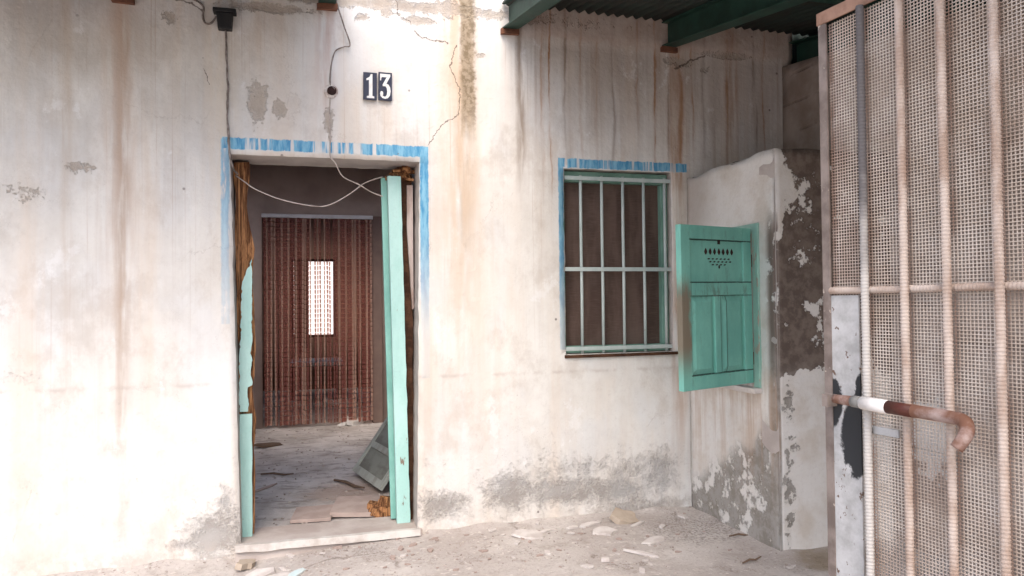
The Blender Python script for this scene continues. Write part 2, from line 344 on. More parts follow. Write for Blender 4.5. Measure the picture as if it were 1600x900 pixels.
def mat_teal(name, c1, c2, wood=(0.20, 0.11, 0.07), thr=.62, stain=None):
    g = G(name); P = g.pos('Object'); o = g.xyz(P)
    n = g.noise(P, 5, k=(1, 1, .45), det=6, rough=.65); n2 = g.noise(P, 22, k=(1, 1, .3), det=6, rough=.7); n3 = g.noise(P, 70, det=3)
    c = g.mix(g.ss(n, .36, .66), c1, c2)
    c = g.mix(g.mul(g.ss(n3, .5, .8), .2), c, tuple(x*.55 for x in c1))
    pe = g.ss(g.add(g.mul(n, .4), g.mul(n2, .6)), thr, thr+.03)
    c = g.mix(g.mul(pe, .9), c, wood)
    if stain: c = stain(g, c, o, n2)
    return g.fin(c, .5, g.sub(g.mul(n2, .4), g.mul(pe, .5)), .4, .005, spec=.35)

def shutter_stain_shade(g, c, o, n2):   # worn brown lower free edge (local x 0 = free edge)
    k = g.mul(g.ss(g.add(o[0], g.mul(g.sub(n2, .5), .10)), .085, .05), g.mul(g.ss(g.add(o[2], g.mul(n2, .2)), .74, .60), g.ss(o[2], .02, .25)))
    c = g.mix(g.mul(k, .85), c, (0.20, 0.115, 0.075))
    zw = g.add(o[2], g.mul(g.sub(n2, .5), .006)); xw = g.add(o[0], g.mul(g.sub(n2, .5), .006))  # dark joint lines: groove shade painted in along with the grime
    inx = g.mul(g.ss(o[0], .060, .075), g.ss(o[0], .635, .620)); ln = None
    for z_, a_ in ((.808, .9), (.577, .9), (.503, .55), (.078, .9)):
        q = g.mul(g.mul(g.ss(g.M('ABSOLUTE', g.sub(zw, z_)), .0050, .0025), inx), a_); ln = q if ln is None else g.mx(ln, q)
    for x_, z0, z1, a_ in ((.318, .08, .5, .55), (.372, .08, .5, .75), (.628, .08, .81, .5), (.078, .08, .81, .3)):
        q = g.mul(g.mul(g.ss(g.M('ABSOLUTE', g.sub(xw, x_)), .0045, .002), g.mul(g.ss(o[2], z0-.01, z0), g.ss(o[2], z1+.01, z1))), a_); ln = g.mx(ln, q)
    ln = g.mul(ln, g.ss(n2, .28, .48))
    c = g.mix(ln, c, (0.022, 0.035, 0.028))
    drip = g.mul(g.gauss(o[2], .52, .035), g.ss(n2, .48, .62)); c = g.mix(g.mul(drip, .5), c, (0.10, 0.15, 0.12))
    d = g.mul(g.ss(g.add(n2, g.mul(g.gauss(o[2], .6, .12), .05)), .58, .66), .35)
    return g.mix(d, c, (0.12, 0.20, 0.16))

def mat_rotten():
    g = G('rotten_wood'); P = g.pos(); n = g.noise(P, 9, k=(7, 7, .22), det=7, rough=.72); n2 = g.noise(P, 30, k=(2, 2, .3), det=5)
    c = g.mix(g.ss(n, .42, .58), (0.14, 0.06, 0.03), (0.55, 0.27, 0.12))
    c = g.mix(g.mul(g.ss(n2, .5, .7), .5), c, (0.05, 0.025, 0.016))
    return g.fin(c, .95, g.add(n, g.mul(n2, .6)), 1.0, .02, spec=.1)

def mat_wire():
    g = G('galvanised_wire'); P = g.pos('Object'); o = g.xyz(P); n = g.noise(P, 6, det=6, rough=.65)
    c = g.mix(g.ss(n, .36, .66), (0.66, 0.585, 0.515), (0.52, 0.43, 0.355))
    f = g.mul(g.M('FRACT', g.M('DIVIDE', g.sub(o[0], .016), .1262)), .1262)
    rs = g.mx(g.ss(f, .022, .008), g.ss(f, .112, .121)); rs = g.mul(rs, g.ss(n, .3, .5))  # brown band beside each bar: rust together with the bar's painted shadow
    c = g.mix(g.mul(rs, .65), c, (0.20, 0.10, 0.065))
    big = g.noise(P, 3, k=(1, 1, .7), det=4, off=(4, 4, 4)); c = g.mix(g.mul(g.ss(big, .52, .62), .5), c, (0.27, 0.17, 0.12))
    return g.fin(c, .65, spec=.3)
def mat_lock_plate():
    g = G('painted_lock_plate'); P = g.pos('Object'); o = g.xyz(P)
    n = g.noise(P, 12, det=6, rough=.68); n2 = g.noise(P, 40, det=5, rough=.65)
    c = g.mix(g.ss(n, .35, .7), (0.52, 0.52, 0.515), (0.34, 0.335, 0.325))
    c = g.mix(g.ss(n2, .62, .65), c, (0.14, 0.09, 0.065))
    xx = g.add(o[0], g.mul(g.sub(n, .5), .05)); zz = g.add(o[2], g.mul(g.sub(n, .5), .12))
    bk = g.mx(g.blob(xx, zz, -.03, 1.06, .055, .11), g.blob(xx, zz, -.11, 1.16, .035, .07))
    bk = g.mx(bk, g.blob(xx, zz, -.005, 1.2, .025, .05))
    c = g.mix(bk, c, (0.025, 0.027, 0.03))
    return g.fin(c, .6, g.sub(g.mul(n2, .5), bk), .4, .004)

def mat_cornice_reveal():
    return mat_plain('reveal_plaster', (0.52, 0.46, 0.42), (0.40, 0.34, 0.31), 7, .92, .7, .5, .01, spec=.15, kind='world')

M = dict(
 front=mat_front_wall(), annex=mat_annex(), boundary=mat_boundary(), ground=mat_ground(), floor=mat_floor_in(), reveal=mat_cornice_reveal(),
 inwall=mat_plain('room_plaster', (0.55, 0.44, 0.385), (0.41, 0.315, 0.27), 3, .9, .7, kind='world'),
 farwall=mat_plain('far_room_plaster', (0.34, 0.20, 0.145), (0.24, 0.135, 0.10), 3, .9, .7, kind='world'),
 ceil=mat_plain('ceiling_plaster', (0.40, 0.35, 0.31), (0.28, 0.23, 0.2), 3, .9, .7, kind='world'),
 teal=mat_teal('teal_door_paint', (0.47, 0.70, 0.645), (0.37, 0.61, 0.55), thr=.60),
 teal2=mat_teal('teal_leaf_paint', (0.28, 0.55, 0.47), (0.16, 0.38, 0.32), thr=.61),
 shut=mat_teal('teal_shutter_paint', (0.20, 0.495, 0.41), (0.145, 0.40, 0.335), thr=.635, stain=shutter_stain_shade),
 shutframe=mat_teal('teal_frame_paint', (0.33, 0.55, 0.46), (0.24, 0.42, 0.35), wood=(0.35, 0.30, 0.24), thr=.56),
 grille=mat_teal('pale_teal_bar_paint', (0.52, 0.57, 0.545), (0.40, 0.48, 0.45), wood=(0.30, 0.19, 0.13), thr=.60),
 winframe=mat_teal('green_window_paint', (0.22, 0.38, 0.31), (0.13, 0.26, 0.205), thr=.64),
 rotten=mat_rotten(),
 darkwood=mat_plain('dark_rotten_wood', (0.055, 0.028, 0.018), (0.12, 0.06, 0.035), 14, .95, .8, 1, .01, spec=.1, kind='world'),
 palewood=mat_plain('weathered_pale_wood', (0.50, 0.42, 0.38), (0.30, 0.20, 0.16), 14, .9, .8, .8, .008, k=(1, 1, .3), kind='world'),
 greenst=mat_plain('green_painted_steel', (0.020, 0.058, 0.042), (0.011, 0.030, 0.022), 6, .55, .8, .3, .004, spots=(0.16, 0.085, 0.05), spot_thr=.66, kind='world'),
 greensheet=mat_plain('dark_roof_sheet', (0.022, 0.036, 0.030), (0.03, 0.026, 0.022), 4, .7, .8, .3, .004, kind='world'),
 rust=mat_plain('rusty_steel', (0.20, 0.085, 0.048), (0.10, 0.045, 0.03), 18, .85, .8, .6, .004, kind='world'),
 rebar=mat_plain('pale_rusty_rebar', (0.54, 0.455, 0.395), (0.33, 0.23, 0.175), 14, .8, .85, .5, .002, k=(1, 1, .35)),
 rebargrey=mat_plain('grey_rebar', (0.30, 0.275, 0.25), (0.15, 0.135, 0.13), 7, .7, .85, .5, .002, k=(1, 1, .35)),
 angle=mat_plain('rusty_angle_iron', (0.40, 0.24, 0.17), (0.22, 0.125, 0.085), 9, .8, .85, .5, .003),
 angledark=mat_plain('dark_rusty_post', (0.26, 0.215, 0.19), (0.13, 0.10, 0.085), 9, .8, .85, .5, .003, spots=(0.52, 0.45, 0.38), spot_thr=.62),
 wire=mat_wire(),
 plate=mat_lock_plate(),
 barwhite=mat_plain('white_bar_paint', (0.78, 0.76, 0.73), (0.6, 0.56, 0.52), 14, .5, .5),
 barred=mat_plain('oxide_red_paint', (0.085, 0.022, 0.014), (0.05, 0.017, 0.012), 14, .5, .6),
 bargrey=mat_plain('grey_bar_paint', (0.22, 0.215, 0.20), (0.12, 0.115, 0.11), 14, .6, .6),
 barpipe=mat_plain('dusty_pink_pipe', (0.38, 0.29, 0.26), (0.17, 0.08, 0.05), 13, .7, 1.0, .6, .004),
 navy=mat_plain('navy_enamel', (0.022, 0.024, 0.045), (0.035, 0.035, 0.06), 20, .3, .6, .1, .001, spots=(0.55, 0.5, 0.46), spot_thr=.69),
 digit=mat_plain('white_enamel', (0.78, 0.77, 0.74), (0.62, 0.58, 0.54), 30, .35, .5, .1, .001),
 black=mat_plain('black_plastic', (0.014, 0.014, 0.015), (0.03, 0.028, 0.026), 20, .5, .6),
 cable=mat_plain('grimy_cable', (0.15, 0.12, 0.10), (0.36, 0.31, 0.28), 26, .8, .8),
 cablep=mat_plain('pale_cable', (0.52, 0.45, 0.40), (0.34, 0.28, 0.24), 20, .7, .8),
 socket=mat_plain('stained_socket', (0.66, 0.60, 0.55), (0.30, 0.20, 0.16), 30, .6, .9),
 hole=mat_plain('hole_shade_dark', (0.03, 0.015, 0.012), (0.05, 0.02, 0.016), 40, .9),
 beadd=mat_plain('maroon_beads', (0.29, 0.105, 0.09), (0.19, 0.07, 0.058), 30, .55, .6),
 beadl=mat_plain('tan_beads', (0.62, 0.43, 0.35), (0.46, 0.28, 0.22), 30, .55, .6),
 alu=mat_plain('aluminium_rail', (0.70, 0.69, 0.70), (0.55, 0.53, 0.52), 9, .35, .5),
 screen=None,
 slab=mat_plain('clay_slab', (0.44, 0.345, 0.30), (0.33, 0.245, 0.21), 8, .9, .7, .5, .005),
 oldpanel=mat_plain('faded_green_wood', (0.40, 0.42, 0.375), (0.26, 0.25, 0.215), 9, .85, .8, .5, .005, k=(1, 1, .4)),
 flake=mat_plain('fallen_plaster', (0.66, 0.61, 0.57), (0.46, 0.40, 0.365), 9, .92, .7, .4, .004),
 flakeb=mat_plain('tan_plaster', (0.46, 0.38, 0.30), (0.36, 0.29, 0.22), 12, .92, .7, .5, .004),
 flakec=mat_plain('blue_flake', (0.56, 0.68, 0.69), (0.66, 0.64, 0.6), 12, .85, .6),
 crumb=mat_plain('crumbs', (0.55, 0.49, 0.44), (0.28, 0.23, 0.20), 6, .95, 1.0, kind='world'),
 twig=mat_plain('dry_twig', (0.16, 0.105, 0.07), (0.09, 0.06, 0.045), 20, .9),
 sill=mat_plain('worn_threshold_stone', (0.52, 0.455, 0.41), (0.40, 0.325, 0.285), 5, .9, .8, .6, .008, kind='world'),
 sillw=mat_plain('whitewashed_edge', (0.62, 0.585, 0.54), (0.44, 0.385, 0.34), 9, .9, .8, .6, .006, kind='world'),
 whitepile=mat_plain('pale_rubble', (0.74, 0.72, 0.69), (0.5, 0.45, 0.4), 8, .9),
)
for nm_ in ('beadd', 'beadl'):      # cheap translucent plastic beads
    t_ = M[nm_].node_tree; mx_ = t_.nodes.new('ShaderNodeMixShader'); tr_ = t_.nodes.new('ShaderNodeBsdfTransparent')
    tr_.inputs[0].default_value = (1, .80, .70, 1); mx_.inputs[0].default_value = .52
    b_ = [n for n in t_.nodes if n.type == 'BSDF_PRINCIPLED'][0]; o_ = [n for n in t_.nodes if n.type == 'OUTPUT_MATERIAL'][0]
    t_.links.new(b_.outputs[0], mx_.inputs[1]); t_.links.new(tr_.outputs[0], mx_.inputs[2]); t_.links.new(mx_.outputs[0], o_.inputs[0])
def mat_screen():
    g = G('dusty_brown_screen'); P = g.pos()
    n = g.noise(P, 5, k=(2.2, 1, .5), det=5); n2 = g.noise(P, 1, k=(14, 1, 220), det=2); n3 = g.noise(P, 3, det=4)
    c = g.mix(g.ss(n, .4, .62), (0.085, 0.056, 0.046), (0.13, 0.088, 0.072))
    c = g.mix(g.mul(g.ss(n2, .4, .7), .35), c, (0.17, 0.12, 0.10))
    c = g.mix(g.mul(g.ss(n3, .5, .7), .3), c, (0.19, 0.14, 0.12))
    return g.fin(c, .95, n2, .2, .002, spec=.1)
M['screen'] = mat_screen()

# ------------------------------------------------------------------ mesh helpers
class MB:
    def __init__(s): s.v, s.f = [], []
    def quad(s, pts):
        i = len(s.v); s.v += [tuple(p) for p in pts]; s.f.append(tuple(range(i, i+len(pts))))
    def hexa(s, p):          # 8 corners: bottom 4 (ccw), top 4
        i = len(s.v); s.v += [tuple(q) for q in p]
        for f in ((3,2,1,0),(4,5,6,7),(0,1,5,4),(1,2,6,5),(2,3,7,6),(3,0,4,7)): s.f.append(tuple(i+k for k in f))
        return s
    def box(s, x0, x1, y0, y1, z0, z1):
        return s.hexa([(x0,y0,z0),(x1,y0,z0),(x1,y1,z0),(x0,y1,z0),(x0,y0,z1),(x1,y0,z1),(x1,y1,z1),(x0,y1,z1)])
    def bar(s, a, b, hw, hh, upv=(0,0,1)):
        a, b = Vector(a), Vector(b); d = (b-a).normalized(); u = Vector(upv)
        if abs(d.dot(u)) > .95: u = Vector((0,1,0))
        r = d.cross(u).normalized(); u = r.cross(d).normalized()
        c = [(-hw,-hh),(hw,-hh),(hw,hh),(-hw,hh)]
        return s.hexa([a+r*x+u*y for x,y in c] + [b+r*x+u*y for x,y in c])
    def tube(s, pts, rad, n=8, cap=True):
        pts = [Vector(p) for p in pts]; rings = []
        rads = rad if isinstance(rad, (list, tuple)) else [rad]*len(pts)
        pr = None
        for i, p in enumerate(pts):
            d = (pts[min(i+1, len(pts)-1)] - pts[max(i-1, 0)]).normalized()
            if pr is None:
                r = d.cross(Vector((0,0,1)))
                if r.length < .05: r = d.cross(Vector((0,1,0)))
            else: r = pr - d*pr.dot(d)
            r.normalize(); pr = r; u = d.cross(r)
            i0 = len(s.v)
            for k in range(n):
                a = 2*math.pi*k/n; s.v.append(tuple(p + (r*math.cos(a)+u*math.sin(a))*rads[i]))
            rings.append(i0)
        for a, b in zip(rings, rings[1:]):
            for k in range(n): s.f.append((a+k, a+(k+1)%n, b+(k+1)%n, b+k))
        if cap:
            s.f.append(tuple(rings[0]+k for k in reversed(range(n)))); s.f.append(tuple(rings[-1]+k for k in range(n)))
        return s
    def prism(s, outline, h0, h1, f):    # outline (u,v) ccw, f(u,v,w) -> xyz
        n = len(outline); i = len(s.v)
        s.v += [tuple(f(u, v, h0)) for u, v in outline] + [tuple(f(u, v, h1)) for u, v in outline]
        s.f.append(tuple(i+k for k in reversed(range(n)))); s.f.append(tuple(i+n+k for k in range(n)))
        for k in range(n): s.f.append((i+k, i+(k+1)%n, i+n+(k+1)%n, i+n+k))
        return s
    def build(s, name, mat, parent=None, bevel=0.0, smooth=False, jit=0.0):
        me = bpy.data.meshes.new(name); me.from_pydata(s.v, [], s.f)
        bm = bmesh.new(); bm.from_mesh(me)
        bmesh.ops.recalc_face_normals(bm, faces=bm.faces)
        if bevel:
            bmesh.ops.bevel(bm, geom=list(bm.edges), offset=bevel, segments=2, affect='EDGES', clamp_overlap=True, profile=.6)
        if jit:
            for v in bm.verts: v.co += Vector((mnoise.noise(v.co*9+Vector((k*7.3, 0, 0))) for k in range(3)))*jit
        bm.to_mesh(me); bm.free()
        if smooth:
            for p in me.polygons: p.use_smooth = True
        me.materials.append(mat)
        o = bpy.data.objects.new(name, me); COL.objects.link(o)
        if parent: o.parent = parent
        return o

def thing(name, loc, label, cat, group=None, rz=0.0):
    o = bpy.data.objects.new(name, None); o.empty_display_size = .1; COL.objects.link(o)
    o.location = loc; o.rotation_euler.z = rz
    return tag(o, label, cat, group)
def tag(o, label, cat, group=None):
    o['label'] = label; o['category'] = cat
    if group: o['group'] = group
    return o
def structure(o): o['kind'] = 'structure'; return o

def frange(a, b, step):
    n = max(1, int(round((b-a)/step))); return [a+(b-a)*i/n for i in range(n+1)]

def panel(us, vs, holes, th, f, name, mat, parent, edge_mat=None, warp=None):
    """Wall sheet with openings: fine front face, back face, and the reveals of the openings."""
    bm = bmesh.new(); fr, bk = {}, {}
    inh = lambda u, v: any(h[0] < u < h[1] and h[2] < v < h[3] for h in holes)
    cells = [(i, j) for i in range(len(us)-1) for j in range(len(vs)-1) if not inh((us[i]+us[i+1])/2, (vs[j]+vs[j+1])/2)]
    def gv(d, i, j, wv):
        if (i, j) not in d:
            u, v = us[i], vs[j]
            uu, vv, ww = (warp(u, v, wv) if warp else (u, v, wv))
            d[(i, j)] = bm.verts.new(f(uu, vv, ww))
        return d[(i, j)]
    cnt = {}
    for i, j in cells:
        q = [(i,j),(i+1,j),(i+1,j+1),(i,j+1)]
        fa = bm.faces.new([gv(fr, a, b, 0.0) for a, b in q]); fa.smooth = True
        bm.faces.new([gv(bk, a, b, th) for a, b in reversed(q)])
        for a, b in zip(q, q[1:]+q[:1]):
            k = tuple(sorted((a, b))); cnt[k] = cnt.get(k, 0)+1
    for (a, b), n in cnt.items():
        if n == 1:
            fa = bm.faces.new([gv(fr, *a, 0.0), gv(fr, *b, 0.0), gv(bk, *b, th), gv(bk, *a, th)])
            fa.material_index = 1 if edge_mat else 0
    bmesh.ops.recalc_face_normals(bm, faces=bm.faces)
    me = bpy.data.meshes.new(name); bm.to_mesh(me); bm.free()
    me.materials.append(mat)
    if edge_mat: me.materials.append(edge_mat)
    o = bpy.data.objects.new(name, me); COL.objects.link(o); o.parent = parent
    return o

def n3(x, y, z, s=1.0): return mnoise.noise(Vector((x*s, y*s, z*s)))

# ------------------------------------------------------------------ the ground: one sheet to the horizon
def gz(x, y):
    t = min(1, max(0, (x+.4)/1.1)); t = t*t*(3-2*t)
    near = max(0.0, 1-max(abs(x-1), abs(y+2))/8)
    cove = 0.0
    if not (-.37 < x < .73): cove = max(cove, math.exp(min(0, y)/.045))
    if -1.0 < y and x < 2.54: cove = max(cove, .8*math.exp((x-2.534)/.04))
    if x > 2.53: cove = max(cove, .8*math.exp(min(0, (y+.98))/.04))
    cove *= .028*(1+.9*n3(x, y, 8, 5))
    return cove + 0.012 + 0.05*t + near*(.010*n3(x, y, 0, 1.7) + .006*n3(x, y, 3, 6) + .003*n3(x, y, 5, 19))
def axis_pts(a, b, step, far):
    p = frange(a, b, step); d = step; e = b; q = a
    up_, dn = [], []
    while e < far: d *= 1.5; e += d; up_.append(e)
    d = step
    while q > -far: d *= 1.5; q -= d; dn.append(q)
    return dn[::-1] + p + up_
bm = bmesh.new()
xs, ys = axis_pts(-2, 3.6, .035, 300), axis_pts(-3.2, .15, .035, 300)
vv = [[bm.verts.new((x, y, (gz(x, y) if y < .16 else 0.0))) for y in ys] for x in xs]
for i in range(len(xs)-1):
    for j in range(len(ys)-1): bm.faces.new((vv[i][j], vv[i+1][j], vv[i+1][j+1], vv[i][j+1])).smooth = True
me = bpy.data.meshes.new('ground'); bm.to_mesh(me); bm.free(); me.materials.append(M['ground'])
ground = structure(bpy.data.objects.new('ground', me)); COL.objects.link(ground)

# ------------------------------------------------------------------ the house
house = thing('old_house', (0.2, 0, 0), 'derelict whitewashed house with a broken doorway, a barred window and blue painted surrounds', 'house')
HX = 0.2
def hp(name, mb, mat, par=None, **k):     # parts of the house are modelled in world metres
    o = mb.build(name, mat, None, **k); o.parent = par or house
    o.matrix_parent_inverse = (par or house).matrix_world.inverted() if False else Matrix.Translation((-HX, 0, 0)) if par is None else Matrix()
    return o
DX0, DX1, DZ = -0.367, 0.719, 2.321
WX0, WX1, WZ0, WZ1 = 1.655, 2.42, 1.118, 2.318
def merge(*ls):
    o = sorted(set(round(x, 4) for l in ls for x in l)); r = [o[0]]
    return o
us = merge(frange(-6, -1.8, .3), frange(-1.8, DX0, .04), frange(DX0, DX1, .04), frange(DX1, WX0, .04), frange(WX0, WX1, .04), frange(WX1, 3.38, .04))
vs = merge(frange(-.1, DZ-1.25, .04), frange(DZ-1.25, WZ0, .03), frange(WZ0, WZ1, .04), [DZ], frange(DZ+.04, 3.9, .04))
vs = [v for i, v in enumerate(vs) if i == 0 or v-vs[i-1] > .0009]
def fwarp(u, v, w):
    k = max(0, 1-max(v, 0)/DZ)
    u += .052*k*math.exp(-((u-DX0)/.12)**2) - .03*k*math.exp(-((u-DX1)/.12)**2)
    e = 0.0
    for (a, b, c, d) in ((DX0, DX1, -.1, DZ), (WX0, WX1, WZ0, WZ1)):
        ds = min(max(abs(u-a), 0 if c < v < d else 9), max(abs(u-b), 0 if c < v < d else 9), max(abs(v-d), 0 if a < u < b else 9))
        e = max(e, math.exp(-(ds/.05)**2))
    u += e*(.006*n3(u, v, 1, 9) + .004*n3(u, v, 2, 30)); v += e*(.004*n3(u, v, 4, 9) + .003*n3(u, v, 5, 30))
    if w == 0.0: w += .007*n3(u, v, 7, 1.6) + .0035*n3(u, v, 9, 6) + .012*e*max(0, n3(u, v, 6, 14)) - .012*max(0, v > 3.14 and u > 1.3)
    return u, v, w
wall = panel(us, vs, [(DX0, DX1, -.2, DZ), (WX0, WX1, WZ0, WZ1)], .30, lambda u, v, w: (u-HX, w, v), 'front_wall', M['front'], house, M['reveal'], fwarp)
FZ = 0.085
CZ = 3.05
hp('room_side_wall', MB().box(-1.55, -1.35, .303, 8.2, 0, CZ), M['inwall'])
hp('room_side_wall', MB().box(3.2, 3.38, .303, 8.2, 0, CZ), M['inwall'])
panel([-1.55-HX, -1.0-HX, -.5-HX, .8-HX, 1.9-HX, 3.38-HX], [.303, 1.0, 3.1, 6.6, 7.4, 8.4], [(-1.0-HX, 1.9-HX, 1.0, 3.1), (-.5-HX, .8-HX, 6.6, 7.4)], .16, lambda u, v, w: (u, v, CZ+w), 'ceiling', M['ceil'], house)  # unseen openings added in the ceiling to let light into both rooms
PY = 4.31
def fpart(name, us, vs, holes, th, y, mat):
    return panel(us, vs, holes, th, lambda u, v, w: (u-HX, y+w, v), name, mat, house)
fpart('partition_wall', [-1.35, -.385, .945, 3.2], [0, 2.48, CZ], [(-.385, .945, -1, 2.48)], .14, PY, M['inwall'])
hp('doorway_post', MB().box(.83, .944, PY-.03, PY+.16, FZ, 2.479), mat_plain('brown_post_paint', (0.21, 0.145, 0.12), (0.15, 0.10, 0.085), 5, .7, .6, kind='world'), bevel=.006)
fpart('back_wall', [-1.35, -.10, .60, 3.2], [0, .93, 2.215, CZ], [(-.10, .60, .93, 2.215)], .25, 8.2, M['farwall'])
# far window, its shutter half closed
fwn = MB().box(-.10, .60, 8.24, 8.30, .93, .97).box(-.10, .60, 8.24, 8.30, 2.175, 2.215).box(-.10, -.06, 8.24, 8.30, .97, 2.175).box(.565, .60, 8.24, 8.30, .97, 2.175)
fw_ = hp('window', fwn, M['darkwood'])
sh = MB().box(-.055, .17, 8.14, 8.175, .80, 2.20); o_ = sh.build('shutter', M['darkwood'], fw_, bevel=.004)

# door frame remains: left post rotten above, teal below
lp = MB()
for i in range(26):
    z0 = .10 + i*.0848; z1 = z0+.0848
    def px_(z, s): return (-.362 + .042*max(0, 1-z/2.3) + .010*n3(z, s, 0, 7), -.258 + .010*max(0, 1-z/2.3) + .022*n3(z, s, 5, 6) - (.02 if z > 1.95 else 0))
    a0, b0 = px_(z0, 1); a1, b1 = px_(z1, 1); yb = .16+.015*n3(z0, 8, 0, 6); yb1 = .16+.015*n3(z1, 8, 0, 6)
    lp.hexa([(a0, yb, z0), (b0, yb+.01, z0), (b0-.01, .29, z0), (a0, .29, z0), (a1, yb1, z1), (b1, yb1+.01, z1), (b1-.01, .29, z1), (a1, .29, z1)])
post = hp('door_post', lp, M['rotten'], jit=.012); post['label'] = 'rotten orange brown left door post with broken teal paint'
def strip(z0, z1, fa, fb, step=.025):
    zs = frange(z0, z1, step); return [(fb(z), z) for z in zs][::1], [(fa(z), z) for z in zs][::-1]
def teal_strip(z0, z1, fa, fb, y, th):
    mb = MB(); zs = frange(z0, z1, .009)
    for p, q in zip(zs, zs[1:]):
        mb.hexa([(fa(p), y, p), (fb(p), y, p), (fb(p), y+th, p), (fa(p), y+th, p), (fa(q), y, q), (fb(q), y, q), (fb(q), y+th, q), (fa(q), y+th, q)])
    return mb
def fa1(z): return -.335 + .022*max(0, (z-1.1)/.6) + .020*abs(n3(z, 3, 0, 9)) + .012*max(0, n3(z, 6, 2, 40)) + .05*max(0, (z-1.60)/.13)
def fb1(z): return -.258 - .018*abs(n3(z, 9, 0, 8)) - .010*max(0, n3(z, 2, 7, 38)) - (.02 if .80 < z < .98 else 0)
t1 = teal_strip(.83, 1.73, fa1, fb1, .132, .02).build('paint_board', M['teal'], post)
t2 = teal_strip(.10, .815, lambda z: -.330+.004*n3(z, 1, 1, 8), lambda z: -.262+.003*n3(z, 4, 1, 8), .128, .03).build('paint_board', M['teal'], post)
for o_ in (t1, t2): o_.location.x = 0
# right jamb: leaning teal board, dark rotten wood behind, pale splinter
rb = MB()
def rx(z): return .043*max(0, min(1, (2.25-z)/2.15))
for z0, z1 in zip(frange(.10, 2.25, .05), frange(.10, 2.25, .05)[1:]):
    e0, e1 = .006*n3(z0, 2, 2, 11), .006*n3(z1, 2, 2, 11)
    rb.hexa([(.541+rx(z0), .125, z0), (.622+rx(z0)+e0, .125, z0), (.622+rx(z0)+e0, .175, z0), (.541+rx(z0), .175, z0),
             (.541+rx(z1), .125, z1), (.622+rx(z1)+e1, .125, z1), (.622+rx(z1)+e1, .175, z1), (.541+rx(z1), .175, z1)])
jb = hp('door_jamb', rb, M['teal']); jb['label'] = 'leaning teal jamb board at the right of the doorway'
rw = MB()
for z0, z1 in zip(frange(.10, 2.24, .06), frange(.10, 2.24, .06)[1:]):
    rw.hexa([(.60, .19+.01*n3(z0,1,1,9), z0), (.698, .185+.012*n3(z0,3,1,9), z0), (.698, .292, z0), (.60, .292, z0),
             (.60, .19+.01*n3(z1,1,1,9), z1), (.698, .185+.012*n3(z1,3,1,9), z1), (.698, .292, z1), (.60, .292, z1)])
rp = hp('door_post', rw, M['darkwood'], jit=.01)
sp = MB()
for z0, z1 in zip(frange(1.42, 2.20, .05), frange(1.42, 2.20, .05)[1:]):
    g0, g1 = .664+.03*max(0, (1.9-z0)/.5), .664+.03*max(0, (1.9-z1)/.5)
    sp.hexa([(g0+.004*n3(z0,5,5,14), .155, z0), (.700, .150, z0), (.700, .18, z0), (g0, .18, z0), (g1+.004*n3(z1,5,5,14), .155, z1), (.700, .150, z1), (.700, .18, z1), (g1, .18, z1)])
sp.build('splinter', M['palewood'], rp)
lum = MB()
for i in range(26):
    c = Vector((random.uniform(.56, .70), random.uniform(.14, .27), random.uniform(2.235, 2.31))); a = random.uniform(0, 6)
    lum.bar(c-Vector((math.cos(a), .3*math.sin(a), .25*math.sin(a)))*.035, c+Vector((math.cos(a), .3*math.sin(a), .25*math.sin(a)))*.035, random.uniform(.008, .02), random.uniform(.006, .014))
lum.build('rotten_block', M['rotten'], rp, jit=.01)
# the leaf, swung right back into the room, seen nearly edge on
dl = MB()
def leafx(z): return .506 + .048*max(0, min(1, (2.26-z)/2.15))
def leaf_box(mb, ya, yb, za, zb, xa=0.0, xb=.04):
    mb.hexa([(leafx(za)+xa+.105*(ya-.2), ya, za), (leafx(za)+xb+.105*(ya-.2), ya, za), (leafx(za)+xb+.105*(yb-.2), yb, za), (leafx(za)+xa+.105*(yb-.2), yb, za),
             (leafx(zb)+xa+.105*(ya-.2), ya, zb), (leafx(zb)+xb+.105*(ya-.2), ya, zb), (leafx(zb)+xb+.105*(yb-.2), yb, zb), (leafx(zb)+xa+.105*(yb-.2), yb, zb)])
leaf_box(dl, .20, .30, .11, 2.25); leaf_box(dl, .64, .74, .11, 2.25)
for za, zb in ((.11, .30), (1.0, 1.12), (2.13, 2.25)): leaf_box(dl, .30, .64, za, zb, .002, .038)
leaf = hp('door_leaf', dl, M['teal2'], bevel=.004)
dp = MB()
for za, zb in ((.30, 1.0), (1.12, 2.13)): leaf_box(dp, .29, .65, za, zb, .012, .028)
dp.build('door_panel', M['teal2'], leaf, bevel=.003)
# threshold
th = MB()
for a, b in zip(frange(-.345, .715, .06), frange(-.345, .715, .06)[1:]):
    f0, f1 = -.045+.012*n3(a, 0, 0, 6), -.045+.012*n3(b, 0, 0, 6); h0, h1 = .098+.006*n3(a, 3, 0, 5), .098+.006*n3(b, 3, 0, 5)
    th.hexa([(a, f0, -.02), (b, f1, -.02), (b, .301, -.02), (a, .301, -.02), (a, f0+.02, h0), (b, f1+.02, h1), (b, .301, .1), (a, .301, .1)])
thr = hp('threshold', th, M['sill'])
te = MB()
for a, b in zip(frange(-.342, .70, .05), frange(-.342, .70, .05)[1:]):
    f0, f1 = -.058+.008*n3(a, 0, 0, 6), -.058+.008*n3(b, 0, 0, 6)
    g0, g1 = .105+.004*n3(a, 8, 0, 8), .105+.004*n3(b, 8, 0, 8); k0, k1 = .066+.010*n3(a, 5, 0, 8), .066+.010*n3(b, 5, 0, 8)
    te.hexa([(a, f0, k0), (b, f1, k1), (b, f1+.04, k1), (a, f0+.04, k0), (a, f0+.006, g0), (b, f1+.006, g1), (b, f1+.045, g1), (a, f0+.045, g0)])
te.build('worn_edge', M['sillw'], thr)

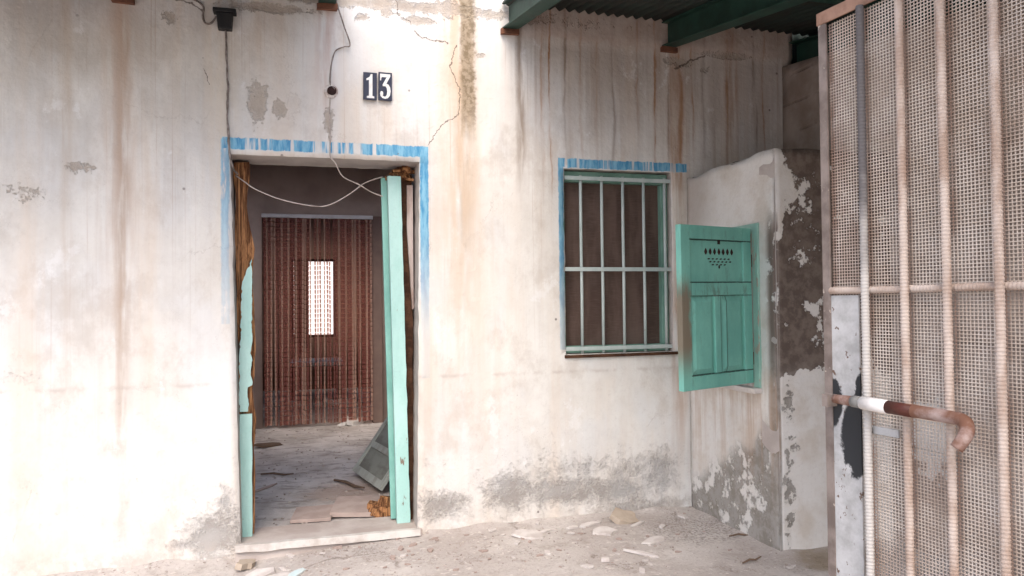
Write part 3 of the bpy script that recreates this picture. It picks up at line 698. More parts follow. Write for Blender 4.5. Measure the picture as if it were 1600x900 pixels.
yw = thing('added_white_wall', (1, 13, 0), 'white wall added beyond the far window to brighten it', 'wall')  # white wall added so that the far window looks bright
panel(frange(-6, 8, .5), frange(-.2, 3.2, .4), [], .2, lambda u, v, w: (u, w, v), 'wall', mat_plain('added_wall_white', (0.82, 0.80, 0.77), (0.74, 0.71, 0.67), 2, .9, .5, kind='world'), yw)
# street window: green frame, pale bars, brown insect screen
wf = MB()
wf.box(WX0+.002, WX1-.002, .055, .12, WZ1-.075, WZ1-.006).box(WX0+.002, WX1-.002, .055, .12, WZ0+.004, WZ0+.05)
wf.box(WX0+.002, WX0+.022, .055, .12, WZ0+.052, WZ1-.077).box(WX1-.05, WX1-.002, .055, .12, WZ0+.052, WZ1-.077)
win = hp('window', wf, M['winframe'], bevel=.003)
MB().box(WX0+.02, WX1-.048, .10, .108, WZ0+.048, WZ1-.073).build('insect_screen', M['screen'], win)
MB().box(WX0-.01, WX1+.03, -.018, .055, WZ0-.022, WZ0-.002).build('sill', M['darkwood'], win, bevel=.004, jit=.004)
for px in (909.5, 942.5, 975.5, 1008, 1041):
    x = W(px, 413, .02)[0]
    MB().tube([(x, .032, WZ0+.002), (x+.001, .032, 1.5), (x-.001, .032, 1.9), (x, .032, WZ1-.035)], .0105, 8).build('window_bar', M['grille'], win, smooth=True)
for i, z in enumerate((1.152, 1.668, 2.262)):
    MB().box(WX0-.005, WX1+(.03 if i else .0), .014, .020, z-.013, z+.013).build('cross_bar', M['grille'], win, bevel=.002)

# ------------------------------------------------------------------ indoor floor
fl = MB()
xs2, ys2 = frange(-1.6, 3.3, .08), frange(.302, 8.3, .08)
idx = {}
for i, x in enumerate(xs2):
    for j, y in enumerate(ys2):
        idx[i, j] = len(fl.v); fl.v.append((x, y, FZ + .006*n3(x, y, 1, 3) + .005*n3(x, y, 4, 11)))
for i in range(len(xs2)-1):
    for j in range(len(ys2)-1): fl.f.append((idx[i, j], idx[i+1, j], idx[i+1, j+1], idx[i, j+1]))
structure(fl.build('indoor_floor', M['floor'], smooth=True))

# ------------------------------------------------------------------ annex on the right, with its own little window and open shutter
AX, AY, AZ = 2.534, -.98, 2.315
annex = thing('plastered_annex', (AX, AY, 0), 'low square plaster annex with flaking brown corner, built against the house', 'annex')
def an(o): o.matrix_parent_inverse = Matrix.Translation((-AX, -AY, 0)); return o
OY0, OY1, OZ0, OZ1 = -.775, -.16, .985, 1.865
def ang(us, vs, holes, th, f, name):
    o = panel(us, vs, holes, th, f, name, M['annex'], annex, M['reveal']); o.matrix_parent_inverse = Matrix.Translation((-AX, -AY, 0)); return o
def rough(u, v, k): return .008*n3(u, v, k, 2.5) + .004*n3(u, v, k+3, 8)
ays = merge(frange(AY+.004, OY0, .035), frange(OY0, OY1, .04), frange(OY1, -.008, .04)); azs = merge(frange(-.05, OZ0, .04), frange(OZ0, OZ1, .04), frange(OZ1, AZ-.03, .04))
ang(ays, azs, [(OY0, OY1, OZ0, OZ1)], .14, lambda y, z, w: (AX + w + (rough(y, z, 2) if w == 0 else 0), y if w == 0 else max(y, AY+.17), z + (.03*n3(y, 0, 0, 4)+.012*n3(y, 3, 0, 15) if z > AZ-.04 else 0)), 'side_wall')
axs = frange(AX+.002, 3.296, .035)
ang(axs, frange(-.05, AZ-.02, .04), [], .16, lambda x, z, w: (x, AY + w + (rough(x, z, 8) if w == 0 else 0), z + (.012*n3(x, 0, 0, 6) if z > AZ-.03 else 0)), 'street_wall')
tp = MB(); tx, ty = frange(AX+.006, 3.296, .04), frange(AY+.006, -.012, .04); ti = {}
for i, x in enumerate(tx):
    for j, y in enumerate(ty):
        ti[i, j] = len(tp.v); tp.v.append((x, y, AZ-.022 + .03*max(0, n3(x, y, 0, 3)) + .02*n3(x, y, 2, 9) - (.03 if i in (0, len(tx)-1) or j == 0 else 0)))
for i in range(len(tx)-1):
    for j in range(len(ty)-1): tp.f.append((ti[i, j], ti[i+1, j], ti[i+1, j+1], ti[i, j+1]))
an(tp.build('top', M['annex'], annex, smooth=True))
an(MB().box(2.90, 2.92, AY+.17, -.03, .05, 2.2).build('inner_wall', M['inwall'], annex))
wfm = MB().box(AX-.016, AX+.05, OY0-.055, OY0, OZ0-.03, OZ1+.03).box(AX-.016, AX+.05, OY1, OY1+.05, OZ0-.03, OZ1+.03)
wfm.box(AX-.014, AX+.05, OY0+.001, OY1-.001, OZ1-.02, OZ1+.03)
af = an(wfm.build('window', M['shutframe'], annex, bevel=.003))
MB().box(AX-.06, AX+.05, OY0-.06, OY1+.06, OZ0-.062, OZ0-.032).build('sill', M['flake'], af, bevel=.005, jit=.005)
# shutter leaf: hinge at the street end of the opening, free edge swung out
hin = Vector((AX-.022, OY0-.012, 0)); free = Vector((1.952, -.995, 0))
LW = (hin-free).length; ldir = (hin-free).normalized()
LZ = .975; LH = .885
lm = MB().box(0, .075, 0, .036, 0, LH).box(LW-.07, LW, 0, .036, 0, LH)
for a, b in ((0, .075), (.505, .575), (LH-.075, LH)): lm.box(.076, LW-.071, .001, .035, a, b)
lm.box(LW/2-.028, LW/2+.028, .002, .034, .076, .504)
lf_ = lm.build('shutter', M['shut'], annex, bevel=.004)
lf_.location = (free.x-AX, free.y-AY, LZ); lf_.rotation_euler = (0, R(-.6), math.atan2(ldir.y, ldir.x))
def raised(mb, x0, x1, z0, z1, e=.035):
    mb.box(x0-.004, x1+.004, .014, .024, z0-.004, z1+.004)
    mb.hexa([(x0+.008, .0139, z0+.008), (x1-.008, .0139, z0+.008), (x1-.008, .0139, z1-.008), (x0+.008, .0139, z1-.008),
             (x0+e, .004, z0+e), (x1-e, .004, z0+e), (x1-e, .004, z1-e), (x0+e, .004, z1-e)])
for x0, x1, z0, z1 in ((.075, LW/2-.028, .075, .505), (LW/2+.028, LW-.07, .075, .505)):
    pm = MB(); raised(pm, x0, x1, z0, z1); pm.build('lower_panel', M['shut'], lf_)
MB().box(.072, LW-.067, .012, .024, .572, LH-.072).build('upper_panel', M['shut'], lf_, bevel=.002)
cxp, czp = .325, .735
fF = lambda u, v, w: (u, .0118-w, v)
def spade(cx, cz, s): return [(cx-.2*s, cz-1.1*s), (cx+.2*s, cz-1.1*s), (cx+.75*s, cz-.3*s), (cx+.55*s, cz+.35*s), (cx, cz+1.1*s), (cx-.55*s, cz+.35*s), (cx-.75*s, cz-.3*s)]
def vent(pts): MB().prism(pts, 0, .0012, fF).build('vent_hole_inlay', M['hole'], lf_)  # solid dark inlays, their colour stands in for shade inside pierced holes
for k in range(7): vent(spade(cxp+(k-3)*.037, czp+.012, .0165))
vent([(cxp-.011, czp+.052), (cxp+.011, czp+.052), (cxp+.013, czp+.078), (cxp-.013, czp+.078)])
for k in range(6):
    for r_ in range(3):
        a = cxp+(k-2.5)*.034+(.009 if r_ % 2 else -.004); z = czp-.028-r_*.016
        if k in (0, 5) and r_ == 2: continue
        vent([(a-.012, z-.003), (a+.004, z-.006), (a+.013, z+.001), (a+.002, z+.003)])
vent(spade(cxp, czp-.072, .010))
for z in (.14, .70):
    MB().tube([(LW+.004, .01, z-.035), (LW+.004, .01, z+.035)], .009, 8).build('hinge', M['rust'], lf_)

# ------------------------------------------------------------------ boundary wall at the right
bw = thing('boundary_wall', (3.3, -2, 0), 'whitewashed concrete block boundary wall seen through the wire gate', 'wall')
bm_us = frange(-5.2, 0.0, .08); bvs = frange(-.1, 3.1, .08)
def bwf(y, z, w):
    top = 3.10 + y*.113
    z2 = z if z < 2.6 else 2.6 + (z-2.6)*(top-2.6)/.5
    return (w + (.006*n3(y, z, 2, 2.5) if w == 0 else 0), y+2, z2)
panel(bm_us, bvs, [], .2, bwf, 'block_wall', M['boundary'], bw)

# ------------------------------------------------------------------ porch: steel beams and corrugated sheets falling towards the street
SL = math.tan(R(9.2)); RZ = 3.335; RL = 4.8
porch = thing('porch_roof', (1.2, 0, 3.2), 'dark green steel porch roof of beams and corrugated sheets above the window', 'porch roof')
def po(o): o.matrix_parent_inverse = Matrix.Translation((-1.2, 0, -3.2)); return o
def ibeam(x, zb, wd=.10, ht=.165, y0=-.015, y1=-RL):
    mb = MB()
    for xa, xb, za, zc in ((x-wd/2, x+wd/2, 0, .010), (x-wd/2, x+wd/2, ht-.010, ht), (x-.006, x+.006, .0101, ht-.0101)):
        mb.hexa([(xa, y1, zb+za+SL*y1), (xb, y1, zb+za+SL*y1), (xb, y0, zb+za), (xa, y0, zb+za), (xa, y1, zb+zc+SL*y1), (xb, y1, zb+zc+SL*y1), (xb, y0, zb+zc), (xa, y0, zb+zc)])
    b = po(mb.build('beam', M['greenst'], porch, bevel=.002))
    MB().box(x-wd/2-.008, x+wd/2+.008, -.035, -.004, zb-.035, zb-.001).build('bearing_plate', M['rust'], b, jit=.01)
    return b
for x, zb in ((-2.01, 3.16), (-.92, 3.165), (.175, 3.235), (1.30, 3.185), (2.41, 3.165)): ibeam(x, zb)
ibeam(3.43, 3.02, .16, .26, .0)
def sheet(x0, x1, nm, RL=RL):
    mb = MB(); n = int((x1-x0)/.068)*8; xs_ = [x0+(x1-x0)*i/n for i in range(n+1)]; ys_ = frange(-RL-.1, -.004, .5); I = {}
    for i, x in enumerate(xs_):
        for j, y in enumerate(ys_):
            I[i, j] = len(mb.v); mb.v.append((x, y, RZ+.016 + SL*y + .014*math.cos((x-x0)/.068*2*math.pi) - .03*max(0, (x-1.3)/2)*0))
    for i in range(n):
        for j in range(len(ys_)-1): mb.f.append((I[i, j], I[i+1, j], I[i+1, j+1], I[i, j+1]))
    o = po(mb.build(nm, M['greensheet'], porch, smooth=True))
    md = o.modifiers.new('thickness', 'SOLIDIFY'); md.thickness = .002
    return o
sheet(1.26, 3.55, 'roof_sheet'); sheet(-4.2, .12, 'roof_sheet', 1.3)
po(MB().box(3.54, 3.56, -4.9, .28, 2.4, 3.5).build('side_sheet', M['greensheet'], porch))
po(MB().box(3.381, 3.539, .02, .28, 2.9, 3.7).build('end_sheet', M['greensheet'], porch))
for y in (-1.05, -2.1, -3.2, -4.3):
    po(MB().box(1.26, 3.55, y-.025, y+.025, RZ+SL*y-.052, RZ+SL*y-.002).build('purlin', M['greenst'], porch, bevel=.002))

# ------------------------------------------------------------------ iron gate, half open
fh = Vector((math.sin(YAW), math.cos(YAW), 0)); rh = Vector((math.cos(YAW), -math.sin(YAW), 0))
gd = rh*math.sin(R(22)) - fh*math.cos(R(22))
GP = CAM + fh*2.1 + rh*(2.1*550/1180); GP.z = 0
gate = thing('iron_gate', GP, 'rusty iron gate of ribbed bars and square wire mesh standing ajar', 'gate', rz=math.atan2(gd.y, gd.x))
GW, GT, GB = .95, 2.299, .075      # local x along the gate, -y towards the camera
gp = lambda n_, mb, mt, par=None, **k: mb.build(n_, M[mt] if isinstance(mt, str) else mt, par or gate, **k)
gp('gate_post', MB().box(-.139, -.111, -.012, -.006, GB, GT-.036).box(-.143, -.137, -.0059, .022, GB, GT-.036), 'angledark', bevel=.001, jit=.002)
gp('gate_post', MB().box(GW, GW+.03, -.012, -.006, GB, GT-.036).box(GW+.024, GW+.03, -.0059, .022, GB, GT-.036), 'angle', bevel=.001)
gp('top_rail', MB().box(-.143, GW+.03, -.014, -.008, GT-.037, GT).box(-.143, GW+.03, -.0079, .022, GT-.006, GT), 'angle', bevel=.001, jit=.002)
gp('bottom_rail', MB().box(-.112, GW-.001, -.010, -.004, GB, GB+.03), 'angle', bevel=.001)
def ribbed(L, r, pitch=.0095, rib=.0019, n=10):
    k = int(L/(pitch/4)); zs = [L*i/k for i in range(k+1)]
    mb = MB(); rads = [r + rib*max(0, math.sin(2*math.pi*z/pitch)) for z in zs]
    mb.tube([(0.0012*n3(z, r, 0, 3), 0.0012*n3(z, r, 4, 3), z) for z in zs], rads, n)
    return mb
protob = ribbed(GT-GB-.040, .0100).build('gate_bar', M['rebar'], gate, smooth=True)
pdata = protob.data
for i in range(8):
    x = i*.1262+.027
    if i == 0: b = protob
    else: b = protob.copy(); b.data = pdata; COL.objects.link(b); b.parent = gate
    b.location = (x, -.026, GB+.001); b.rotation_euler = (0, R(random.uniform(-.25, .25)), random.uniform(0, 6))
    if i == 0:
        g = G('half_painted_rebar'); P = g.pos('Object'); o3 = g.xyz(P); n = g.noise(P, 9, det=5)
        c = g.mix(g.ss(g.add(o3[2], g.mul(g.sub(n, .5), .6)), 1.35, 1.75), (0.52, 0.49, 0.455), (0.12, 0.11, 0.11))
        b.data = b.data.copy(); b.data.materials[0] = g.fin(c, .7, n, .4, .002)
hb = ribbed(GW+.111, .0090).build('cross_bar', M['rebar'], gate, smooth=True)
hb.rotation_euler = (0, R(90), 0); hb.location = (-.112, -.009, 1.477)
hb2 = hb.copy(); COL.objects.link(hb2); hb2.parent = gate; hb2.location.z = .62
wm = MB(); tk = .0011
x = -.109
k = 0
while x < GW-.001:
    wob = .0004
    wm.bar((x, .003, GB+.031), (x+random.uniform(-wob, wob), .003, GT-.039), tk, tk); x += .0098
z = GB+.035
while z < GT-.040:
    wm.bar((-.112, .0012, z+random.uniform(-.0003, .0003)), (GW-.001, .0012, z+random.uniform(-.0003, .0003)), tk, tk); z += .0089
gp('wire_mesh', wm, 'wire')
gp('lock_plate', MB().box(-.1125, -.0115, -.009, -.0035, GB+.031, 1.463), 'plate')
gp('mesh_clip', MB().box(.0125, .112, -.0085, -.002, 1.085, 1.105), 'plate', jit=.003)
# bent latch bar lying across the bars
la0 = [((1304, 623), .050), ((1345, 629), .052), ((1420, 641), .054), ((1485, 652), .056), ((1502, 656), .059), ((1510, 663), .066), ((1511, 674), .076), ((1505, 687), .090), ((1494, 701), .102)]
def on_gate(px, py, off):      # point 'off' metres in front of the gate's plane
    nrm = gd.cross(Vector((0, 0, 1))); d_ = fw*F_PX + rt*(px-800) + up*(450-py); q0 = GP+nrm*off
    q = CAM + d_*((q0-CAM).dot(nrm)/d_.dot(nrm)) - GP; return (q.dot(gd), -off, q.z)
la = [on_gate(*p, o) for p, o in la0]
lr = [.012, .0155, .0165, .016, .016, .016, .016, .0155, .015]
def smooth_path(p, rr, n=4):
    o, q = [], []
    for i in range(len(p)-1):
        p0, p1, p2, p3 = [Vector(p[max(0, min(len(p)-1, i+k))]) for k in (-1, 0, 1, 2)]
        for s in range(n):
            t = s/n; o.append(.5*((2*p1)+(p2-p0)*t+(2*p0-5*p1+4*p2-p3)*t*t+(3*p1-p0-3*p2+p3)*t**3)); q.append(rr[i]+(rr[i+1]-rr[i])*t)
    return o+[Vector(p[-1])], q+[rr[-1]]
pp, qq = smooth_path(la, lr)
latch = gp('latch_bar', MB().tube(pp, qq, 16), 'barpipe', smooth=True)
def lpt(t):
    a, b = Vector(la[1]), Vector(la[3]); return a+(b-a)*t
gp('painted_band', MB().tube([lpt(-.10), lpt(.02)], [.0163, .0168], 16), 'bargrey', latch, smooth=True)
gp('painted_band', MB().tube([lpt(.02), lpt(.18), lpt(.335)], [.0178, .0185, .0176], 16), 'barwhite', latch, smooth=True)
gp('painted_band', MB().tube([lpt(.335), lpt(.62)], [.0172, .0167], 16), 'barred', latch, smooth=True)
gp('latch_bracket', MB().box(-.112, -.092, -.048, -.0121, 1.146, 1.180), 'angledark', latch, jit=.003)

# ------------------------------------------------------------------ things on the wall
def tile(px0, px1, py0, py1, digit, label):
    x0, z1 = W(px0, py0); x1, z0 = W(px1, py1)
    cx, cz = (x0+x1)/2, (z0+z1)/2; wd, ht = abs(x1-x0), abs(z1-z0)
    o = MB().box(-wd/2, wd/2, -.012, .0, -ht/2, ht/2).build('number_tile', M['navy'], None, bevel=.0015)
    o.location = (cx, -.010, cz); o.rotation_euler = (0, R(.5), 0)
    tag(o, label, 'number tile', 'house number tiles')
    mb = MB(); f = lambda u, v, h: ((u-.5)*wd*.86, -.012-h, (v-.5)*ht*.88)
    if digit == 1:
        mb.prism([(.22, 0), (.86, 0), (.86, .075), (.70, .10), (.70, 1), (.56, 1), (.44, .88), (.18, .80), (.18, .73), (.40, .755), (.40, .10), (.22, .075)], .0, .0012, f)
    else:
        # flat topped 3 with a round bowl and a ball at its foot
        out = [(.06, 1), (.93, 1), (.93, .91), (.60, .615), (.78, .575), (.92, .46), (.96, .30), (.90, .13), (.74, .03), (.50, -.01), (.26, .02), (.10, .10), (.06, .19)]
        inn = [(.10, .27), (.20, .305), (.31, .265), (.33, .18), (.29, .12), (.40, .08), (.55, .095), (.64, .17), (.67, .30), (.63, .43), (.52, .50), (.30, .50), (.27, .56), (.62, .87), (.22, .87), (.15, .80), (.15, .73), (.06, .73)]
        mb.prism(list(reversed(out+inn)), .0, .0012, f)
    mb.build('digit', M['digit'], o)
tile(567, 588.5, 114, 158, 1, 'dark blue enamel tile with a white 1 above the doorway')
tile(590.5, 612, 114, 159, 3, 'dark blue enamel tile with a white 3 above the doorway')

x, z = W(352, 18)
jb = thing('junction_box', (x, 0, z-.10), 'black junction box high on the wall left of the doorway', 'junction box')
MB().hexa([(-.037, -.055, -.015), (.037, -.055, -.015), (.037, .004, -.015), (-.037, .004, -.015), (-.045, -.06, .075), (.045, -.06, .075), (.045, .004, .075), (-.045, .004, .075)]).build('body', M['black'], jb, bevel=.005)
MB().box(-.062, .062, -.066, .004, .0755, .098).build('lid', M['black'], jb, bevel=.004)
def wire(name, pts, r, mat, label, cat='cable', jit=.0, group=None):
    p, q = smooth_path(pts, [r]*len(pts), 6)
    if jit: p = [v+Vector((jit*n3(v.z, 1, 1, 22), 0, jit*n3(v.z, 4, 1, 22))) for v in p]
    rr = [r*(1+.35*n3(v.z, v.x, 3, 30)) for v in p]
    o = MB().tube([v-p[0] for v in p], rr, 8).build(name, M[mat], None, smooth=True); o.location = p[0]
    return tag(o, label, cat, group)
def wp(px, py, y): a = W(px, py, y); return (a[0], y, a[1])
wire('cable', [wp(353, 46, -.012), wp(354, 90, -.012), wp(356, 140, -.010), wp(355, 180, -.010), wp(357, 212, -.010), wp(359, 240, -.008), wp(364, 262, .02), wp(371, 272, .10)], .006, 'cable', 'dark cable running from the black junction box down to the doorway', jit=.006)
wire('cable', [wp(338, 26, -.02), wp(330, 36, -.03), wp(321, 36, -.02), wp(317, 26, -.015), wp(318, 12, -.012), wp(310, 3, -.010), wp(292, -6, -.01)], .006, 'cable', 'short grey cable curling into the left of the black junction box')
wire('electric_wire', [wp(524, -5, -.02), wp(527, 8, -.03), wp(538, 42, -.035), wp(547, 70, -.03), wp(538, 73, -.014), wp(524, 80, -.012), wp(518, 100, -.010), wp(516, 120, -.010), wp(516, 134, -.010)], .0042, 'cable', 'kinked bare wire hanging above the round wall fitting', 'wire')
wire('electric_wire', [wp(516, 150, -.008), wp(515, 185, -.008), wp(516, 215, -.008), wp(516, 243, -.012), wp(524, 255, -.015), wp(536, 276, .04), wp(560, 288, .08), wp(580, 300, .11), wp(598, 307, .13)], .0034, 'cablep', 'pale wire dropping from the round fitting across the doorway top', 'wire')
wire('electric_wire', [wp(368, 274, .12), wp(382, 284, .10), wp(400, 296, .09), wp(440, 312, .08), wp(490, 322, .08), wp(515, 320, .08), wp(545, 304, .09), wp(570, 286, .11), wp(598, 276, .16)], .0036, 'cablep', 'slack pale wire sagging from side to side of the doorway', 'wire')
x, z = W(517, 143)
ls = thing('round_fitting', (x, 0, z), 'round pale wall fitting with a dark hole under the kinked wire', 'wall fitting')
ring = MB(); n = 20
for k in range(n):
    a, b = 2*math.pi*k/n, 2*math.pi*(k+1)/n
    ring.hexa([(.024*math.cos(a), -.016, .024*math.sin(a)), (.041*math.cos(a), -.010, .041*math.sin(a)), (.041*math.cos(a), .006, .041*math.sin(a)), (.024*math.cos(a), .006, .024*math.sin(a)),
               (.024*math.cos(b), -.016, .024*math.sin(b)), (.041*math.cos(b), -.010, .041*math.sin(b)), (.041*math.cos(b), .006, .041*math.sin(b)), (.024*math.cos(b), .006, .024*math.sin(b))])
ring.build('ring', M['socket'], ls)
MB().tube([(.004, -.004, .0), (.006, -.019, .002)], .027, 16).build('socket_hole', M['hole'], ls)  # dark plug, coloured like the shade inside a hole

# ------------------------------------------------------------------ bead curtain in the inner doorway
cur = thing('bead_curtain', (.2, PY-.05, 2.45), 'maroon and tan bead curtain hanging in the inner doorway', 'curtain')
MB().box(-.585, .64, -.03, .0, -.012, .03).build('curtain_rail', M['alu'], cur, bevel=.004)
def strand(w_, ph, mat, nm):
    mb = MB(); z = -.015-ph; L = 2.335
    while z > -L:
        h = .046; mb.hexa([(-w_*.8, -.004, z-h), (w_*.8, -.004, z-h), (w_*.8, .004, z-h), (-w_*.8, .004, z-h), (-w_, -.006, z), (w_, -.006, z), (w_, .006, z), (-w_, .006, z)]); z -= h+.008
    mb.tube([(0, 0, -.01), (0, 0, -L)], .0012, 4)
    return mb.build(nm, mat, cur)
sA = [strand(.0125, .0, M['beadd'], 'bead_strand'), strand(.0105, .0, M['beadl'], 'bead_strand')]
N = 46; used = [False, False]
for i in range(N):
    if 19 <= i <= 30 and i % 4 == 0: continue
    x = -.565 + 1.195*(i+.5)/N + random.uniform(-.004, .004)
    kk = 1 if i % 3 == 1 or i % 7 == 3 else 0
    if not used[kk]: o = sA[kk]; used[kk] = True
    else: o = sA[kk].copy(); COL.objects.link(o); o.parent = cur
    if 19 <= i <= 30: o.scale = (.8, 1, 1)
    o.location = (x, -.014+random.uniform(-.008, .008), random.choice((0, 0, .004, -.006))); o.rotation_euler = (0, R(random.uniform(-.3, .3)), R(random.uniform(-25, 25)))

# ------------------------------------------------------------------ things lying in the rooms
def slab(name, c, sx, sy, th_, rz, tilt, mat, label, cat):
    o = MB().box(-sx/2, sx/2, -sy/2, sy/2, 0, th_).build(name, M[mat], None, bevel=.004, jit=.004)
    o.location = c; o.rotation_euler = (R(tilt[0]), R(tilt[1]), R(rz)); return tag(o, label, cat)
slab('floor_slab', (.37, .56, .100), .30, .38, .03, -10, (1.5, 2), 'slab', 'loose clay floor slab just inside the doorway, lying on the right', 'slab')
slab('floor_slab', (.09, .50, .094), .25, .30, .022, -8, (1, -1), 'slab', 'loose greyish floor slab just inside the doorway, lying in the middle', 'slab')
pn = thing('broken_shutter', (.50, .95, .10), 'broken faded green shutter leaf leaning inside the doorway at the right', 'shutter')
oldp = mat_plain('dirty_green_panel', (0.24, 0.25, 0.215), (0.15, 0.14, 0.12), 9, .9, .8, .5, .005, k=(.4, 1, 1))
fm = MB()
PW, PH = .72, .52
fm.box(0, .05, 0, .03, 0, PH).box(PW-.05, PW, 0, .03, 0, PH).box(.0501, PW-.0501, .001, .029, 0, .06).box(.0501, PW-.0501, .001, .029, PH-.06, PH).box(.0501, PW-.0501, .001, .029, .23, .28)
fm.build('frame', M['oldpanel'], pn, bevel=.003, jit=.004)
for a, b in ((.06, .23), (.28, PH-.06)): MB().box(.048, PW-.048, .012, .018, a-.002, b+.002).build('panel', oldp, pn, bevel=.003)
bx_ = Vector((-.16, .80, 0)).normalized(); bz_ = Vector((.50, .10, .70)); bz_ = (bz_-bx_*bz_.dot(bx_)).normalized(); by_ = bz_.cross(bx_)
pm_ = Matrix((bx_, by_, bz_)).transposed().to_4x4(); pm_.translation = Vector((.575, .90, .115)); pn.matrix_world = pm_
tb = thing('low_table', (.24, 7.0, FZ), 'pale low table in the far room, seen through the bead curtain', 'table')
MB().box(-.36, .40, -.45, .5, .50, .55).build('table_top', M['whitepile'], tb, bevel=.008)
for sx in (-.31, .35):
    for sy in (-.40, .45): MB().box(sx-.025, sx+.025, sy-.025, sy+.025, 0, .499).build('leg', M['darkwood'], tb)
def rubble(name, c, r, n, mat, label, cat):
    mb = MB()
    for i in range(n):
        a, d = random.uniform(0, 6.28), r*math.sqrt(random.random()); s = random.uniform(.02, .07)
        p = Vector((d*math.cos(a)*1.5, d*math.sin(a), s*.3+.10*max(0, 1-d/r)*random.random())); e = random.uniform(0, 6)
        mb.bar(p-Vector((math.cos(e), math.sin(e), .2))*s, p+Vector((math.cos(e), math.sin(e), .2))*s, s*.6, s*.35)
    o = mb.build(name, M[mat], None, jit=.02); o.location = c; return tag(o, label, cat)
rubble('rubble_heap', (-.22, 6.1, FZ), .22, 40, 'whitepile', 'heap of pale rubble on the far room floor, left behind the curtain', 'rubble')
rubble('rubble_heap', (.52, 6.0, FZ), .22, 40, 'whitepile', 'heap of pale rubble on the far room floor, right behind the curtain', 'rubble')
p = on(545, 662, 2, FZ)
rubble('rubble_heap', (p.x, p.y-.05, FZ), .09, 16, 'whitepile', 'small white heap at the foot of the bead curtain', 'rubble')
rubble('rubble_heap', (.56, .42, FZ), .07, 40, 'rotten', 'heap of rotten orange wood crumbs beside the loose floor slab', 'rubble')

# ------------------------------------------------------------------ litter on the ground
fg = lambda c, rz: None
def flake(px, py, L, Wd, rz, mat, label, th_=.012, tilt=(0, 0), z=None, cat='plaster piece', name='plaster_piece', group=None, inside=False):
    c = on(px, py, 2, FZ if inside else .06); n = random.randint(7, 11); out = []; th_ *= .65
    for k in range(n):
        a = 2*math.pi*(k+random.uniform(-.3, .3))/n; rr = random.uniform(.62, 1.15); out.append((L*.58*rr*math.cos(a), Wd/2*rr*math.sin(a)))
    o = MB().prism(out, 0, th_, lambda u, v, h: (u*(1-.05*(h > 0)), v*(1-.05*(h > 0)), h)).build(name, M[mat], None, jit=.004)
    zz = (FZ+.004 if inside else gz(c.x, c.y)+.002) if z is None else z
    o.location = (c.x, c.y, zz); o.rotation_euler = (R(tilt[0]), R(tilt[1]), R(rz)); return tag(o, label, cat, group)
flake(826, 838, .17, .17, 10, 'flake', 'wide flat pale plaster slab on the ground, furthest left below the wall', .018, (4, 3))
flake(852, 832, .14, .025, 20, 'flake', 'thin pale plaster splinter touching the wide flat slab', .014)
flake(943, 834, .16, .13, -8, 'flake', 'square pale plaster piece with chipped front on the ground before the tan lump', .024, (6, 2))
flake(975, 815, .21, .16, 15, 'flakeb', 'rounded tan lump of plaster leaning at the foot of the wall', .06, (22, 4))
flake(925, 822, .16, .05, 12, 'flake', 'long white plaster strip lying left of the tan lump', .018, (5, 0))
flake(893, 827, .08, .04, 5, 'flake', 'small white wedge of plaster alone between the slab and the tan lump', .015)
flake(1003, 867, .19, .035, -42, 'flake', 'bright white plaster stick lying alone out on the open ground', .022, (0, 4))
flake(1022, 845, .18, .09, 20, 'flake', 'thin dusty plaster sheet on the ground right of the tan lump', .010, (3, 0))
flake(945, 879, .05, .04, 0, 'flake', 'little round white pebble of plaster nearest to the camera', .03)
flake(996, 822, .17, .03, 28, 'flake', 'thin plaster splinter lying under the tan lump on its right', .015)
flake(405, 886, .20, .13, 30, 'flake', 'flat pale tile fragment on the ground below the doorstep, left end', .02, (4, -4))
flake(385, 872, .16, .10, 60, 'flakeb', 'tan clod of broken plaster at the left corner of the doorstep', .05, (8, 10))
flake(432, 893, .22, .12, 35, 'flake', 'grey plaster sheet lying in front of the doorstep', .015, (3, 4))
flake(462, 889, .20, .06, 62, 'flakec', 'pale blue painted plaster strip in front of the doorstep', .018, (6, 3))
flake(340, 897, .22, .08, 5, 'flake', 'flat plaster scrap at the foot of the wall left of the doorstep', .015)
def twig(px, py, L, rz, label, inside=False, r=.006, cat='twig', mat='twig', name='twig'):
    c = on(px, py, 2, FZ if inside else .06); d = Vector((math.cos(R(rz)), math.sin(R(rz)), 0))*L/2
    o = MB().tube([-d, -d*.3+Vector((.01, .01, .006)), d*.4, d+Vector((0, 0, .01))], [r*.7, r, r*.9, r*.5], 6).build(name, M[mat], None)
    o.location = (c.x, c.y, (FZ if inside else gz(c.x, c.y))+r+.003); return tag(o, label, cat)
twig(433, 744, .28, -25, 'dark stick on the room floor inside the doorway', True, .010, 'stick', name='stick')
twig(545, 760, .42, -62, 'brown lath on the room floor beside the broken shutter', True, .012, 'stick', name='stick')
twig(1160, 842, .16, -10, 'dark twig on the ground in front of the annex, nearer the wall')
twig(1175, 880, .14, 15, 'dark twig on the ground in front of the annex, nearer the camera')
flake(422, 697, .30, .16, 40, 'twig', 'dark board scrap on the room floor at the left', .03, (5, 5), inside=True, cat='board', name='board_scrap')
flake(412, 765, .28, .05, 55, 'slab', 'reddish splinter on the room floor close to the left post', .015, inside=True, cat='splinter', name='splinter')
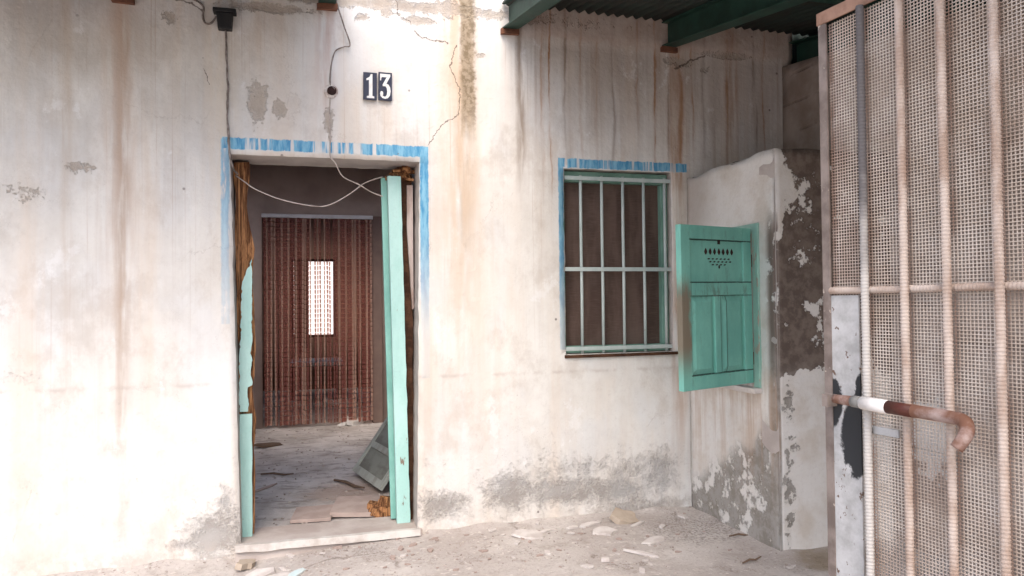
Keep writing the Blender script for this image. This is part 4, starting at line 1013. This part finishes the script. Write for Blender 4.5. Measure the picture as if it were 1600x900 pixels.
# many small chips, one object each
random.seed(21)
chipm = []
for k in range(5):
    n = random.randint(5, 7); out = [(math.cos(2*math.pi*(i+random.uniform(-.3, .3))/n)*random.uniform(.6, 1.1), math.sin(2*math.pi*(i+random.uniform(-.3, .3))/n)*random.uniform(.4, .9)) for i in range(n)]
    o = MB().prism(out, 0, .35, lambda u, v, h: (u, v, h)).build('plaster_chip', M['flake'] if k % 2 else M['slab'], None); chipm.append(o)
first = [True]*5
spots = []
while len(spots) < 115:
    px, py = random.uniform(420, 1270), random.uniform(800, 898)
    c = on(px, py, 2, .06)
    if c.y > -.03 or (c.x > 2.48 and c.y > -1.02): continue
    if random.random() > .25 + .75*math.exp(-((c.y+.25)/.35)**2): continue
    spots.append(c)
for i, c in enumerate(spots):
    k = i % 5
    if first[k]: o = chipm[k]; first[k] = False
    else: o = chipm[k].copy(); COL.objects.link(o)
    s = .005+.026*random.random()**2; o.scale = (s*1.3, s, s); o.location = (c.x, c.y, gz(c.x, c.y)+.001); o.rotation_euler = (0, R(random.uniform(-8, 8)), random.uniform(0, 6))
    tag(o, 'small loose plaster chip on the dusty ground before the house', 'plaster chip', 'plaster chips on the ground')
# crumbs and grit nobody could count
gr = MB()
for i in range(2600):
    x, y = random.uniform(-1.4, 3.2), -abs(random.gauss(0, .55))-.012
    if (x > 2.52 and y > -1.0) or (-.36 < x < .73 and y > -.07): continue
    if random.random() > .5+.5*mnoise.noise(Vector((x*2.2, y*2.2, 3)))*1.6: continue
    s = random.choice((.002, .003, .003, .004, .006)); p = Vector((x, y, gz(x, y)+s*.3)); a = random.uniform(0, 6)
    gr.bar(p-Vector((math.cos(a), math.sin(a), .1))*s, p+Vector((math.cos(a), math.sin(a), .1))*s, s*.7, s*.5)
for i in range(600):
    x, y = random.uniform(-.6, .9), random.uniform(.35, 4.2)
    s = random.choice((.003, .004, .006, .009)); p = Vector((x, y, FZ+.004)); a = random.uniform(0, 6)
    gr.bar(p-Vector((math.cos(a), math.sin(a), .1))*s, p+Vector((math.cos(a), math.sin(a), .1))*s, s*.7, s*.4)
o = gr.build('grit', M['crumb'], None); o['kind'] = 'stuff'; tag(o, 'grit and plaster crumbs scattered on the ground and floor', 'grit')
